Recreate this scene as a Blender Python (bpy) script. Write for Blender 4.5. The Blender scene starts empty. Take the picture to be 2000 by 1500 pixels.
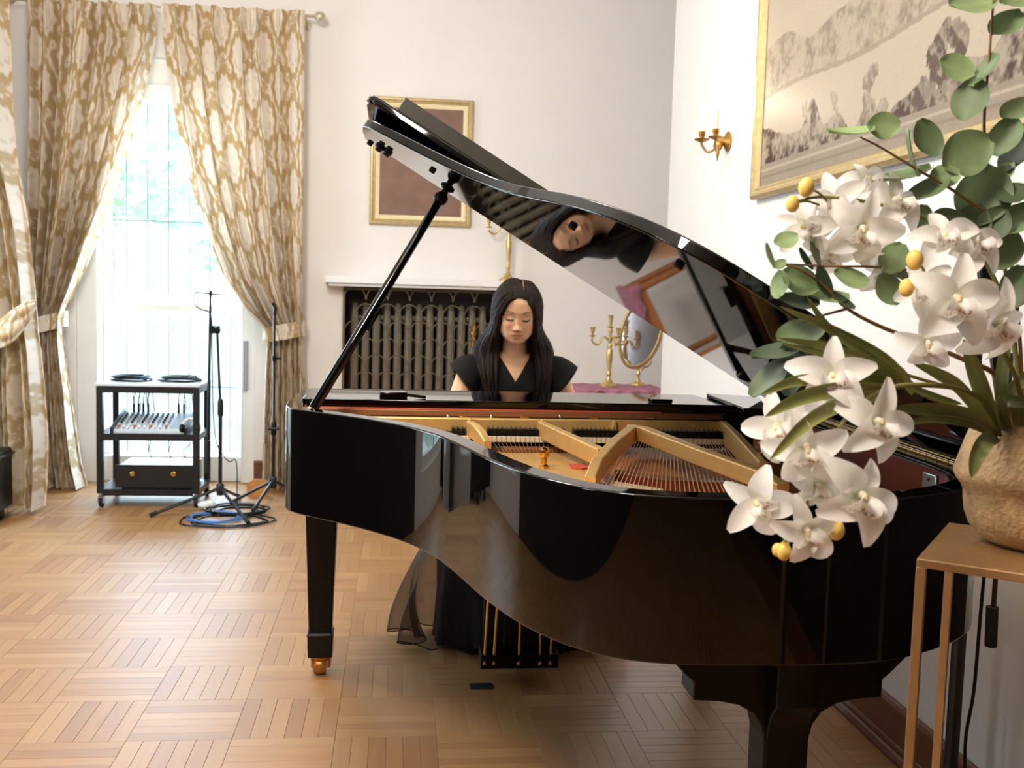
import bpy, bmesh, math, random
import numpy as np
from mathutils import Vector, Matrix

random.seed(7)
rng = np.random.default_rng(7)
SC = bpy.context.scene
COL = SC.collection
PI = math.pi

# ------------------------------------------------------------------ camera
F, PITCH, ROLL, YAW, CAMH = 2012.0, .0864, -.0282, .1119, 1.30
def cam_matrix():
    cy, sy, cp, sp = math.cos(YAW), math.sin(YAW), math.cos(PITCH), math.sin(PITCH)
    cr, sr = math.cos(ROLL), math.sin(ROLL)
    f = Vector((sy*cp, cy*cp, -sp)); r = Vector((cy, -sy, 0)); d = f.cross(r)
    return cr*r+sr*d, cr*d-sr*r, f
CR, CD, CF = cam_matrix()
cam = bpy.data.cameras.new('camera'); camo = bpy.data.objects.new('camera', cam); COL.objects.link(camo)
cam.sensor_width = 36; cam.lens = F/2000*36; cam.clip_start = .05; cam.clip_end = 200
m = Matrix.Identity(4)
for i in range(3):
    m[i][0] = CR[i]; m[i][1] = -CD[i]; m[i][2] = -CF[i]
m[2][3] = CAMH
camo.matrix_world = m
cam.dof.use_dof = True; cam.dof.focus_distance = 2.3; cam.dof.aperture_fstop = 7.5
SC.camera = camo
CAM = Vector((0, 0, CAMH))
def ray(u, v): return CR*((u-1000)/F) + CD*((v-750)/F) + CF
def atY(u, v, y): d = ray(u, v); return CAM + d*(y/d.y)
def atX(u, v, x): d = ray(u, v); return CAM + d*(x/d.x)
def atZ(u, v, z): d = ray(u, v); return CAM + d*((z-CAMH)/d.z)

# ------------------------------------------------------------------ colour management, world, light
SC.view_settings.view_transform = 'Standard'
SC.view_settings.look = 'None'
SC.view_settings.gamma = 1
SC.view_settings.use_curve_mapping = False
SC.view_settings.exposure = 0.62
SC.cycles.use_denoising = True
SC.cycles.max_bounces = 8; SC.cycles.diffuse_bounces = 4; SC.cycles.glossy_bounces = 5
SC.cycles.transparent_max_bounces = 12
SC.cycles.sample_clamp_indirect = 6
W = bpy.data.worlds.new('sky'); SC.world = W; W.use_nodes = True
nt = W.node_tree; bg = nt.nodes['Background']
tcw = nt.nodes.new('ShaderNodeTexCoord'); sep = nt.nodes.new('ShaderNodeSeparateXYZ'); rmp = nt.nodes.new('ShaderNodeValToRGB')
nt.links.new(tcw.outputs['Generated'], sep.inputs[0]); nt.links.new(sep.outputs['Z'], rmp.inputs[0]); nt.links.new(rmp.outputs[0], bg.inputs[0])
rmp.color_ramp.elements[0].color = (.80, .92, 1, 1); rmp.color_ramp.elements[1].color = (.55, .78, 1, 1)
bg.inputs[1].default_value = 3.0

def area_light(name, loc, target, size, sizey, power, col):
    l = bpy.data.lights.new(name, 'AREA'); l.shape = 'RECTANGLE'; l.size = size; l.size_y = sizey; l.energy = power; l.color = col
    o = bpy.data.objects.new(name, l); COL.objects.link(o); o.location = loc
    o.rotation_euler = (Vector(target)-Vector(loc)).to_track_quat('-Z', 'Y').to_euler(); return o
def point_light(name, loc, r, power, col):
    l = bpy.data.lights.new(name, 'POINT'); l.shadow_soft_size = r; l.energy = power; l.color = col
    o = bpy.data.objects.new(name, l); COL.objects.link(o); o.location = loc; return o
# daylight entering by the garden and left windows; the narrow side light is added
area_light('garden_daylight', (-1.48, 7.12, 1.45), (-1.3, 0, .6), .95, 2.3, 46, (.60, .78, 1))
area_light('side_fill_light', (-2.56, 1.35, 1.6), (0, 1.35, 1.35), .42, 2.1, 5, (.88, .94, 1))
area_light('left_window_daylight', (-2.56, 5.0, 1.5), (0, 4.6, .5), 1.3, 2.2, 11, (.66, .82, 1))
# unseen fill lights added under the ceiling to brighten walls and flowers
point_light('ceiling_fill', (-.80, 3.45, 2.95),   .28, 84, (1, .96, .92))
point_light('ceiling_fill', (-.85, .75, 2.85), .28, 128, (1, .90, .78))

# ------------------------------------------------------------------ materials
def lin(c):
    return tuple((x/255/12.92 if x/255 <= .04045 else ((x/255+.055)/1.055)**2.4) for x in c)
MATS = {}
def mat(name, rgb, rough=.5, metal=0, var=.08, scale=20, bump=0, bscale=120, coat=0, spec=.5, stretch=None, attr=None, trans=0, sheen=0, sss=0, alpha=None, rvar=0):
    """rgb = sRGB 0..255; a noise varies the colour a little, another gives relief"""
    mt = bpy.data.materials.new(name); mt.use_nodes = True
    n = mt.node_tree; b = n.nodes['Principled BSDF']; L = n.links.new
    c = lin(rgb)
    tc = n.nodes.new('ShaderNodeTexCoord'); mp = n.nodes.new('ShaderNodeMapping'); L(tc.outputs['Object'], mp.inputs[0])
    if stretch: mp.inputs['Scale'].default_value = stretch
    nz = n.nodes.new('ShaderNodeTexNoise'); nz.inputs['Scale'].default_value = scale; nz.inputs['Detail'].default_value = 4; L(mp.outputs[0], nz.inputs[0])
    mx = n.nodes.new('ShaderNodeMix'); mx.data_type = 'RGBA'; mx.blend_type = 'MULTIPLY'; mx.inputs[0].default_value = 1
    rp = n.nodes.new('ShaderNodeMapRange'); rp.inputs[1].default_value = .3; rp.inputs[2].default_value = .7; rp.inputs[3].default_value = 1-var; rp.inputs[4].default_value = 1+var
    L(nz.outputs[0], rp.inputs[0])
    if attr:
        at = n.nodes.new('ShaderNodeAttribute'); at.attribute_name = attr; L(at.outputs['Color'], mx.inputs[6])
    else:
        mx.inputs[6].default_value = (*c, 1)
    cmb = n.nodes.new('ShaderNodeCombineColor')
    for i in range(3): L(rp.outputs[0], cmb.inputs[i])
    L(cmb.outputs[0], mx.inputs[7]); L(mx.outputs[2], b.inputs['Base Color'])
    b.inputs['Roughness'].default_value = rough; b.inputs['Metallic'].default_value = metal
    if rvar:
        rr = n.nodes.new('ShaderNodeMapRange'); rr.inputs[3].default_value = max(rough-rvar, .02); rr.inputs[4].default_value = rough+rvar
        L(nz.outputs[0], rr.inputs[0]); L(rr.outputs[0], b.inputs['Roughness'])
    b.inputs['Specular IOR Level'].default_value = spec; b.inputs['Coat Weight'].default_value = coat
    b.inputs['Coat Roughness'].default_value = .05
    if sheen: b.inputs['Sheen Weight'].default_value = sheen
    if sss: b.inputs['Subsurface Weight'].default_value = sss; b.inputs['Subsurface Radius'].default_value = (.01, .004, .002)
    if bump:
        n2 = n.nodes.new('ShaderNodeTexNoise'); n2.inputs['Scale'].default_value = bscale; n2.inputs['Detail'].default_value = 3; L(mp.outputs[0], n2.inputs[0])
        bp = n.nodes.new('ShaderNodeBump'); bp.inputs['Strength'].default_value = bump; bp.inputs['Distance'].default_value = .004
        L(n2.outputs[0], bp.inputs['Height']); L(bp.outputs[0], b.inputs['Normal'])
    if trans:   # thin cloth or petal letting light through
        tr = n.nodes.new('ShaderNodeBsdfTranslucent'); L(mx.outputs[2], tr.inputs[0])
        ms = n.nodes.new('ShaderNodeMixShader'); ms.inputs[0].default_value = trans
        L(b.outputs[0], ms.inputs[1]); L(tr.outputs[0], ms.inputs[2]); L(ms.outputs[0], n.nodes['Material Output'].inputs[0])
    if alpha is not None: b.inputs['Alpha'].default_value = alpha
    MATS[name] = mt; return mt
def emit(name, rgb, strength):
    mt = bpy.data.materials.new(name); mt.use_nodes = True; b = mt.node_tree.nodes['Principled BSDF']
    b.inputs['Base Color'].default_value = (*lin(rgb), 1); b.inputs['Emission Color'].default_value = (*lin(rgb), 1); b.inputs['Emission Strength'].default_value = strength
    return mt
M = MATS
mat('plaster', (238, 235, 232), .85, var=.015, scale=3, bump=.05, bscale=90)
mat('dark_reflection_wall', (46, 33, 26), .6, var=.15, scale=6, stretch=(1, 1, .1))  # for unseen surfaces, dark so that the piano's reflections stay black
mat('ceiling_paint', (240, 235, 228), .9, var=.01, scale=3)
mat('white_paint', (240, 240, 238), .45, var=.02, scale=8)
mat('baseboard_wood', (112, 66, 44), .4, var=.2, scale=6, stretch=(1, .06, 1))
mat('piano_black', (4, 4, 5), .03, var=.2, scale=30, coat=0, spec=.5)
mat('satin_black', (9, 9, 9), .35, var=.2, scale=30, spec=.25)
mat('reflection_grey', (62, 59, 50), .42, var=.12, scale=12)  # flap rail: reflection of the pale wall put into the colour as grey
mat('black_metal', (22, 22, 24), .38, var=.15, scale=30)
mat('black_rubber', (20, 20, 20), .7, var=.15, scale=40)
mat('mahogany', (112, 50, 30), .28, var=.28, scale=7, stretch=(2, .15, 4), coat=.3)
mat('pale_wood', (190, 140, 90), .4, var=.2, scale=9, stretch=(.1, 2, 2))
mat('pin_block_wood', (128, 82, 52), .4, var=.2, scale=9, stretch=(.1, 2, 2))
mat('soundboard_wood', (190, 122, 66), .35, var=.2, scale=8, stretch=(3, .12, 1))
mat('gold_plate', (222, 182, 114), .42, metal=.45, var=.07, scale=25, bump=.08, bscale=300)
mat('brass', (205, 160, 85), .24, metal=1, var=.1, scale=30)
mat('old_brass', (168, 128, 62), .36, metal=.85, var=.18, scale=40)
mat('caster_brass', (176, 118, 56), .4, metal=.7, var=.25, scale=60)
mat('candle_brass', (206, 178, 120), .34, metal=.75, var=.15, scale=40)
mat('pale_brass', (206, 196, 172), .35, metal=.7, var=.1, scale=30)
mat('steel', (196, 198, 200), .3, metal=1, var=.08, scale=40)
mat('chrome', (225, 225, 228), .1, metal=1, var=.04, scale=40)
mat('string_wire', (222, 180, 140), .3, metal=.8, var=.1, scale=50)
mat('red_felt', (196, 84, 48), .9, var=.15, scale=60)
mat('white_felt', (232, 214, 186), .9, var=.08, scale=60)
mat('ivory', (238, 232, 215), .25, var=.03)
mat('curtain_cloth', (215, 185, 140), .75, var=.06, scale=260, attr='pattern', trans=.12, sheen=.1, bump=.15, bscale=500)
mat('skin', (230, 180, 142), .48, var=.03, scale=18, attr='tone', sss=.08)
mat('hair', (30, 18, 14), .55, var=.35, scale=60, stretch=(3, 3, .12), spec=.16, bump=.5, bscale=160)
mat('skin_plain', (128, 96, 82), .6)
mat('black_dress', (10, 9, 9), .75, var=.15, scale=60, spec=.25)
mat('white_petal', (247, 244, 240), .55, var=.015, scale=20, attr='pattern', trans=.34)
mat('yellow_bud', (242, 205, 110), .4, var=.12, scale=60)
mat('leaf_round', (104, 134, 100), .55, attr='pattern', var=.12, scale=35, trans=.15)
mat('leaf_strap', (104, 118, 62), .45, attr='pattern', var=.14, scale=30, trans=.1)
mat('leaf_dark', (62, 76, 66), .5, var=.15, scale=30)
mat('stem_brown', (128, 92, 56), .6, var=.2, scale=60)
mat('stem_green', (128, 124, 66), .55, var=.15, scale=50)
mat('stand_gold', (166, 128, 86), .45, metal=.35, var=.08, scale=60, bump=.05, bscale=400)
mat('dark_canvas', (128, 96, 82), .6, var=.12, scale=9, bump=.1, bscale=500)
mat('frame_gold', (190, 168, 120), .4, metal=.4, var=.14, scale=40)
mat('frame_cream', (236, 222, 178), .55, var=.05, scale=40)
mat('radiator_grey', (112, 102, 84), .5, var=.12, scale=20)
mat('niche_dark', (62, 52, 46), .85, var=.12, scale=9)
mat('screen_wire', (104, 90, 70), .5, metal=.4, var=.1)
mat('pink_cloth', (178, 120, 142), .8, var=.18, scale=14, trans=.15)
mat('table_wood', (176, 112, 66), .5, var=.18, scale=8, stretch=(.2, 2, 2))
mat('print_paper', (200, 190, 170), .55, attr='pattern', var=.06, scale=160, spec=.3)
mat('grey_plastic', (150, 158, 165), .45, var=.06, scale=40)
mat('silver_paint', (205, 214, 220), .4, var=.04, scale=40)
mat('white_plastic', (238, 236, 230), .4, var=.02)
mat('cardboard', (205, 145, 80), .8, var=.1, scale=30)
mat('blue_cable', (70, 120, 190), .5, var=.1)
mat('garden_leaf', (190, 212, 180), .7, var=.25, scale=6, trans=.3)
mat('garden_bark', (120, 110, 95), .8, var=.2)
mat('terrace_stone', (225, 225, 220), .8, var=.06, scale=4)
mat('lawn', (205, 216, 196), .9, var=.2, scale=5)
mat('tape_black', (28, 28, 30), .5, var=.2)
mat('candle_wax', (240, 232, 208), .5, var=.03)
M['bulb'] = emit('bulb', (255, 226, 180), 30)

def wood_floor():
    mt = bpy.data.materials.new('parquet_oak'); mt.use_nodes = True; n = mt.node_tree; b = n.nodes['Principled BSDF']; L = n.links.new
    uv = n.nodes.new('ShaderNodeUVMap'); uv.uv_map = 'grain'
    mp = n.nodes.new('ShaderNodeMapping'); mp.inputs['Scale'].default_value = (2.2, 34, 1); L(uv.outputs[0], mp.inputs[0])
    nz = n.nodes.new('ShaderNodeTexNoise'); nz.inputs['Scale'].default_value = 1.4; nz.inputs['Detail'].default_value = 5; nz.inputs['Distortion'].default_value = .5; L(mp.outputs[0], nz.inputs[0])
    at = n.nodes.new('ShaderNodeAttribute'); at.attribute_name = 'tint'
    rp = n.nodes.new('ShaderNodeMapRange'); rp.inputs[1].default_value = .25; rp.inputs[2].default_value = .75; rp.inputs[3].default_value = .90; rp.inputs[4].default_value = 1.07; L(nz.outputs[0], rp.inputs[0])
    mx = n.nodes.new('ShaderNodeVectorMath'); mx.operation = 'SCALE'; L(at.outputs['Color'], mx.inputs[0]); L(rp.outputs[0], mx.inputs['Scale'])
    L(mx.outputs[0], b.inputs['Base Color'])
    r2 = n.nodes.new('ShaderNodeMapRange'); r2.inputs[3].default_value = .46; r2.inputs[4].default_value = .54; L(nz.outputs[0], r2.inputs[0]); L(r2.outputs[0], b.inputs['Roughness'])
    b.inputs['Coat Weight'].default_value = .6; b.inputs['Coat Roughness'].default_value = .40
    bp = n.nodes.new('ShaderNodeBump'); bp.inputs['Strength'].default_value = .015; bp.inputs['Distance'].default_value = .003; L(nz.outputs[0], bp.inputs['Height']); L(bp.outputs[0], b.inputs['Normal'])
    M['parquet'] = mt
wood_floor()
def glass():
    mt = bpy.data.materials.new('window_glass'); mt.use_nodes = True; n = mt.node_tree
    n.nodes.remove(n.nodes['Principled BSDF'])
    tr = n.nodes.new('ShaderNodeBsdfTransparent'); tr.inputs[0].default_value = (.95, .98, .98, 1)
    gl = n.nodes.new('ShaderNodeBsdfGlossy'); gl.inputs['Roughness'].default_value = .02
    ms = n.nodes.new('ShaderNodeMixShader'); ms.inputs[0].default_value = .06
    n.links.new(tr.outputs[0], ms.inputs[1]); n.links.new(gl.outputs[0], ms.inputs[2]); n.links.new(ms.outputs[0], n.nodes['Material Output'].inputs[0])
    M['glass'] = mt
glass()
def tulle():
    mt = bpy.data.materials.new('tulle'); mt.use_nodes = True; n = mt.node_tree; b = n.nodes['Principled BSDF']
    b.inputs['Base Color'].default_value = (*lin((52, 40, 36)), 1); b.inputs['Roughness'].default_value = .7
    lw = n.nodes.new('ShaderNodeLayerWeight'); lw.inputs[0].default_value = .45
    rp = n.nodes.new('ShaderNodeMapRange'); rp.inputs[3].default_value = .42; rp.inputs[4].default_value = .95
    n.links.new(lw.outputs['Facing'], rp.inputs[0]); n.links.new(rp.outputs[0], b.inputs['Alpha'])
    M['tulle'] = mt
tulle()

# ------------------------------------------------------------------ mesh helpers
class MB:
    def __init__(s): s.v = []; s.f = []; s.c = []
    def add(s, vs, fs, col=None):
        o = len(s.v); s.v += [tuple(v) for v in vs]; s.f += [tuple(o+i for i in f) for f in fs]
        s.c += [col or (1, 1, 1)]*len(vs); return s
    def box(s, x0, x1, y0, y1, z0, z1, mtx=None, col=None):
        vs = [Vector(p) for p in ((x0,y0,z0),(x1,y0,z0),(x1,y1,z0),(x0,y1,z0),(x0,y0,z1),(x1,y0,z1),(x1,y1,z1),(x0,y1,z1))]
        if mtx is not None: vs = [mtx @ v for v in vs]
        return s.add(vs, [(0,3,2,1),(4,5,6,7),(0,1,5,4),(1,2,6,5),(2,3,7,6),(3,0,4,7)], col)
    def bar(s, a, b, w, h, up=(0, 0, 1), col=None):
        a, b = Vector(a), Vector(b); d = (b-a); l = d.length; d.normalize(); up = Vector(up)
        x = d.cross(up)
        if x.length < 1e-4: x = d.cross(Vector((1, 0, 0)))
        x.normalize(); y = x.cross(d)
        vs = [p + x*sx*w/2 + y*sy*h/2 for p in (a, b) for sx, sy in ((-1,-1),(1,-1),(1,1),(-1,1))]
        return s.add(vs, [(3,2,1,0),(4,5,6,7),(0,1,5,4),(1,2,6,5),(2,3,7,6),(3,0,4,7)], col)
    def tube(s, pts, r, n=8, cap=True, col=None, flat=1.0):
        pts = [Vector(p) for p in pts]; k = len(pts); rs = r if hasattr(r, '__len__') else [r]*k
        t = [(pts[min(i+1, k-1)]-pts[max(i-1, 0)]).normalized() for i in range(k)]
        ref = Vector((0, 0, 1)) if abs(t[0].z) < .9 else Vector((1, 0, 0))
        x = t[0].cross(ref).normalized(); vs = []
        for i in range(k):
            x = (x - t[i]*x.dot(t[i]))
            x = x.normalized() if x.length > 1e-6 else t[i].orthogonal().normalized()
            y = t[i].cross(x)
            for j in range(n):
                a = 2*PI*j/n; vs.append(pts[i] + x*math.cos(a)*rs[i] + y*math.sin(a)*rs[i]*flat)
        fs = [(i*n+j, i*n+(j+1) % n, (i+1)*n+(j+1) % n, (i+1)*n+j) for i in range(k-1) for j in range(n)]
        if cap: fs += [tuple(range(n-1, -1, -1)), tuple((k-1)*n+j for j in range(n))]
        return s.add(vs, fs, col)
    def lathe(s, prof, c=(0, 0, 0), n=20, axis=None, col=None, sx=1):
        c = Vector(c); rot = Vector((0, 0, 1)).rotation_difference(Vector(axis).normalized()) if axis is not None else None
        vs = []
        for r, z in prof:
            for j in range(n):
                a = 2*PI*j/n; p = Vector((r*math.cos(a)*sx, r*math.sin(a), z))
                vs.append(c + (rot @ p if rot else p))
        k = len(prof); fs = [(i*n+j, i*n+(j+1) % n, (i+1)*n+(j+1) % n, (i+1)*n+j) for i in range(k-1) for j in range(n)]
        fs += [tuple(range(n-1, -1, -1)), tuple((k-1)*n+j for j in range(n))]
        return s.add(vs, fs, col)
    def prism(s, poly, f0, f1, col=None):
        """poly = plan points; f0/f1 map a plan point to 3D bottom/top"""
        n = len(poly); vs = [f0(p) for p in poly]+[f1(p) for p in poly]
        fs = [tuple(range(n-1, -1, -1)), tuple(range(n, 2*n))]+[(i, (i+1) % n, n+(i+1) % n, n+i) for i in range(n)]
        return s.add(vs, fs, col)
    def ring(s, outer, inner, z0, z1):
        n = len(outer); vs = [(*p, z0) for p in outer]+[(*p, z1) for p in outer]+[(*p, z0) for p in inner]+[(*p, z1) for p in inner]
        fs = []
        for i in range(n-1):
            j = i+1
            fs += [(i, j, n+j, n+i), (2*n+j, 2*n+i, 3*n+i, 3*n+j), (n+i, n+j, 3*n+j, 3*n+i), (j, i, 2*n+i, 2*n+j)]
        fs += [(0, n, 3*n, 2*n), (n-1, 3*n-1, 4*n-1, 2*n-1)]
        return s.add(vs, fs)
    def grid(s, P, col=None, wrap=False):
        k, n = len(P), len(P[0]); vs = [p for row in P for p in row]
        fs = [(i*n+j, i*n+(j+1) % n, (i+1)*n+(j+1) % n, (i+1)*n+j) for i in range(k-1) for j in range(n if wrap else n-1)]
        return s.add(vs, fs, col)
    def ball(s, c, r, n=12, k=8, col=None):
        rx, ry, rz = r if hasattr(r, '__len__') else (r, r, r); c = Vector(c)
        P = [[c+Vector((rx*math.sin(PI*i/k)*math.cos(2*PI*j/n), ry*math.sin(PI*i/k)*math.sin(2*PI*j/n), rz*math.cos(PI*i/k))) for j in range(n)] for i in range(k+1)]
        return s.grid(P, col, wrap=True)
    def build(s, name, m, parent=None, smooth=False, origin=None, bevel=0, bseg=2, attr=None, merge=0, recalc=True, sharp=35):
        org = Vector(origin) if origin is not None else (ORG.get(parent.name, Vector((0, 0, 0))) if parent is not None else Vector((0, 0, 0)))
        me = bpy.data.meshes.new(name)
        me.from_pydata([tuple(Vector(v)-org) for v in s.v], [], s.f)
        if attr:
            ca = me.color_attributes.new(attr, 'FLOAT_COLOR', 'POINT')
            arr = np.ones((len(s.v), 4), np.float32); arr[:, :3] = np.array(s.c, np.float32); ca.data.foreach_set('color', arr.ravel())
        if recalc or merge:
            bm = bmesh.new(); bm.from_mesh(me)
            if merge: bmesh.ops.remove_doubles(bm, verts=bm.verts, dist=merge)
            if recalc: bmesh.ops.recalc_face_normals(bm, faces=bm.faces)
            bm.to_mesh(me); bm.free()
        me.materials.append(M[m] if isinstance(m, str) else m)
        if smooth:
            me.polygons.foreach_set('use_smooth', [True]*len(me.polygons))
            if sharp: me.set_sharp_from_angle(angle=math.radians(sharp))
        o = bpy.data.objects.new(name, me); COL.objects.link(o)
        if parent is not None:
            o.parent = parent
            ORG[o.name] = org          # children of parts keep the same origin; parts sit at identity under their thing
        elif origin is not None: o.location = origin; ORG[o.name] = org
        if bevel:
            b = o.modifiers.new('edge', 'BEVEL'); b.width = bevel; b.segments = bseg; b.limit_method = 'ANGLE'; b.angle_limit = math.radians(40)
            me.polygons.foreach_set('use_smooth', [True]*len(me.polygons))
            me.set_sharp_from_angle(angle=math.radians(50)) if not smooth else None
        return o
ORG = {}
def thing(name, label, cat, loc, group=None):
    o = bpy.data.objects.new(name, None); COL.objects.link(o); o.location = loc; o.empty_display_size = .05
    o['label'] = label; o['category'] = cat; ORG[o.name] = Vector(loc)
    if group: o['group'] = group
    return o
def tag(o, label, cat, group=None):
    o['label'] = label; o['category'] = cat
    if group: o['group'] = group
    return o
def structure(o): o['kind'] = 'structure'; return o
def lab(o, l): o['label'] = l; return o
def crom(P, k=4, closed=False):
    P = [Vector(p) for p in P]; n = len(P); out = []
    for i in range(n if closed else n-1):
        p0 = P[(i-1) % n] if closed or i > 0 else P[0]*2-P[1]; p1 = P[i]; p2 = P[(i+1) % n]; p3 = P[(i+2) % n] if closed or i+2 < n else P[-1]*2-P[-2]
        for j in range(k):
            t = j/k; out.append(.5*((2*p1)+(p2-p0)*t+(2*p0-5*p1+4*p2-p3)*t*t+(3*p1-p0-3*p2+p3)*t**3))
    if not closed: out.append(P[-1])
    return out
def offset(P, d):
    n = len(P); out = []
    for i in range(n):
        t = (Vector(P[min(i+1, n-1)])-Vector(P[max(i-1, 0)])).normalized(); out.append(Vector(P[i])+Vector((-t.y, t.x))*d)
    return out
def dup(o, parent=None, loc=None, rot=None):
    c = o.copy(); COL.objects.link(c)
    if parent is not None: c.parent = parent
    if loc is not None: c.location = loc
    if rot is not None: c.rotation_euler = rot
    for ch in [x for x in o.children]: dup(ch, c)
    return c

# ================================================================== THE ROOM
XL, XR, YB, YF, ZC = -2.62, 1.46, 6.90, -4.60, 3.45
b = MB()
for x0, x1, z0, z1 in ((XL-.15, -2.06, 0, ZC), (-2.06, -.93, 2.74, ZC), (-.93, -.36, 0, ZC), (-.36, .655, 1.335, ZC), (.655, 2.75, 0, ZC)):
    b.box(x0, x1, YB, YB+.26, z0, z1)
wb = structure(b.build('wall_back', 'plaster'))
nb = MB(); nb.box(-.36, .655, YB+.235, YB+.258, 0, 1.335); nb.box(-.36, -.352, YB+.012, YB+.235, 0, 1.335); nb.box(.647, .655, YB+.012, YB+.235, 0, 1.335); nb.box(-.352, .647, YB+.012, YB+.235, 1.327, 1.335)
nb.build('niche_lining', 'niche_dark', wb)
wr_ = structure(MB().box(XR, XR+.13, YF, 5.58, 0, ZC).build('wall_right', 'plaster'))
MB().box(XR-.02, XR, YF, 1.95, .16, ZC-.2).build('dark_reflection_panel', 'dark_reflection_wall', wr_)  # unseen panel added so the piano tail reflects something dark
structure(MB().box(2.75, 2.85, 5.3, YB+.26, 0, ZC).box(XR+.13, 2.75, 5.45, 5.58, 0, ZC).build('wall_alcove', 'plaster'))
b = MB()
for y0, y1, z0, z1 in ((YF, 1.1, 0, ZC), (1.1, 1.6, 0, .45), (1.1, 1.6, 2.75, ZC), (1.6, 4.3, 0, ZC), (4.3, 5.7, 0, .3), (4.3, 5.7, 2.75, ZC), (5.7, YB+.26, 0, ZC)):
    b.box(XL-.15, XL, y0, y1, z0, z1)
wl_ = structure(b.build('wall_left', 'plaster'))
MB().box(XL, XL+.02, YF, 1.09, 0, ZC-.2).box(XL, XL+.02, 1.61, 4.1, 0, ZC-.2).box(XL, XL+.02, 1.09, 1.61, 0, .44).box(XL, XL+.02, 1.09, 1.61, 2.76, ZC-.2).build('dark_reflection_panel', 'dark_reflection_wall', wl_)  # unseen panels added to darken what the curved rim reflects
structure(MB().box(XL-.15, XR+.13, YF-.12, YF, 0, ZC).build('wall_front', 'dark_reflection_wall'))  # unseen end wall, coloured dark for the reflections in the piano
structure(MB().box(XL-.15, 2.85, YF-.12, YB+.26, ZC, ZC+.1).build('ceiling', 'ceiling_paint'))

# ---- parquet: basket weave blocks of six strips
BK, PX0, PY0 = .295, -.4544, 2.940
fb = MB().box(XL-.15, 2.85, YF-.12, YB+.26, -.12, -.004)
mt_base = mat('floor_joint', (62, 40, 26), .8)
floor = structure(fb.build('floor', 'floor_joint'))
NS = 6; SW = BK/NS; GAP = .0004
TINTS = [tuple(a*.84 for a in lin(c)) for c in ((181,134,81),(177,128,76),(186,140,87),(172,123,72),(189,144,91),(179,131,79),(167,118,69),(183,136,83),(179,131,78),(187,141,88),(174,125,74),(178,132,80))]
def strip_verts(L, w, h):
    c = .0005
    return [(-L/2,-w/2,-.006),(L/2,-w/2,-.006),(L/2,w/2,-.006),(-L/2,w/2,-.006),(-L/2,-w/2,h-c),(L/2,-w/2,h-c),(L/2,w/2,h-c),(-L/2,w/2,h-c),
            (-L/2+c,-w/2+c,h),(L/2-c,-w/2+c,h),(L/2-c,w/2-c,h),(-L/2+c,w/2-c,h)]
STRIP_F = [(0,1,5,4),(1,2,6,5),(2,3,7,6),(3,0,4,7),(4,5,9,8),(5,6,10,9),(6,7,11,10),(7,4,8,11),(8,9,10,11)]
def strip_mesh(items, name):
    """items: (cx, cy, along_x, tint, h, uo)"""
    vs, fs, cols, uvs = [], [], [], []
    for cx, cy, ax, t, h, uo in items:
        o = len(vs); base = strip_verts(BK-2*GAP, SW-2*GAP, h)
        for (x, y, z) in base:
            vs.append((cx+x, cy+y, z) if ax else (cx-y, cy+x, z)); cols.append((*t, 1)); uvs.append((x+uo, y+uo*1.7))
        fs += [tuple(o+i for i in f) for f in STRIP_F]
    me = bpy.data.meshes.new(name); me.from_pydata(vs, [], fs)
    ca = me.color_attributes.new('tint', 'FLOAT_COLOR', 'POINT'); ca.data.foreach_set('color', np.array(cols, np.float32).ravel())
    ul = me.uv_layers.new(name='grain'); li = np.zeros(len(me.loops), np.int32); me.loops.foreach_get('vertex_index', li)
    ul.data.foreach_set('uv', np.array(uvs, np.float32)[li].ravel()); me.materials.append(M['parquet']); return me
variants = [strip_mesh([(0, 0, True, TINTS[i % 12], random.uniform(-.0002, .0002), random.uniform(0, 40))], 'parquet_strip') for i in range(24)]
cells = []
for i in range(-8, 12):
    for j in range(-27, 15):
        x0, y0 = PX0+i*BK, PY0+j*BK
        if x0 > 2.75 or x0+BK < XL or y0 > YB+.25 or y0+BK < YF: continue
        ax = (i+j) % 2 == 1
        bt = random.random()
        for k in range(NS):
            cx, cy = (x0+BK/2, y0+(k+.5)*SW) if ax else (x0+(k+.5)*SW, y0+BK/2)
            if cx > XR+.05 and cy < 5.4: continue
            d = Vector((cx, cy, -CAMH)); q = d.dot(CF); vis = False
            if q > .2:
                u, v = 1000+F*d.dot(CR)/q, 750+F*d.dot(CD)/q; vis = -60 < u < 1800 and v < 1540 and not (1150 < u < 1640 and v < 1330) and not (u > 1290 and v < 1480 and u < 1420 and v < 1340)
            cells.append((0 if vis else 1, q if vis else 99, cx, cy, ax))
cells.sort()
for c in cells[:296]:
    o = bpy.data.objects.new('parquet_strip', random.choice(variants)); COL.objects.link(o); o.parent = floor
    o.location = (c[2], c[3], 0); o.rotation_euler = (0, 0, (0 if c[4] else PI/2)+(PI if random.random() < .5 else 0))
o = bpy.data.objects.new('parquet_strips', strip_mesh([(c[2], c[3], c[4], random.choice(TINTS), random.uniform(-.0002, .0002), random.uniform(0, 40)) for c in cells[296:]], 'parquet_strips'))
COL.objects.link(o); o.parent = floor; o['kind'] = 'stuff'

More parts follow.
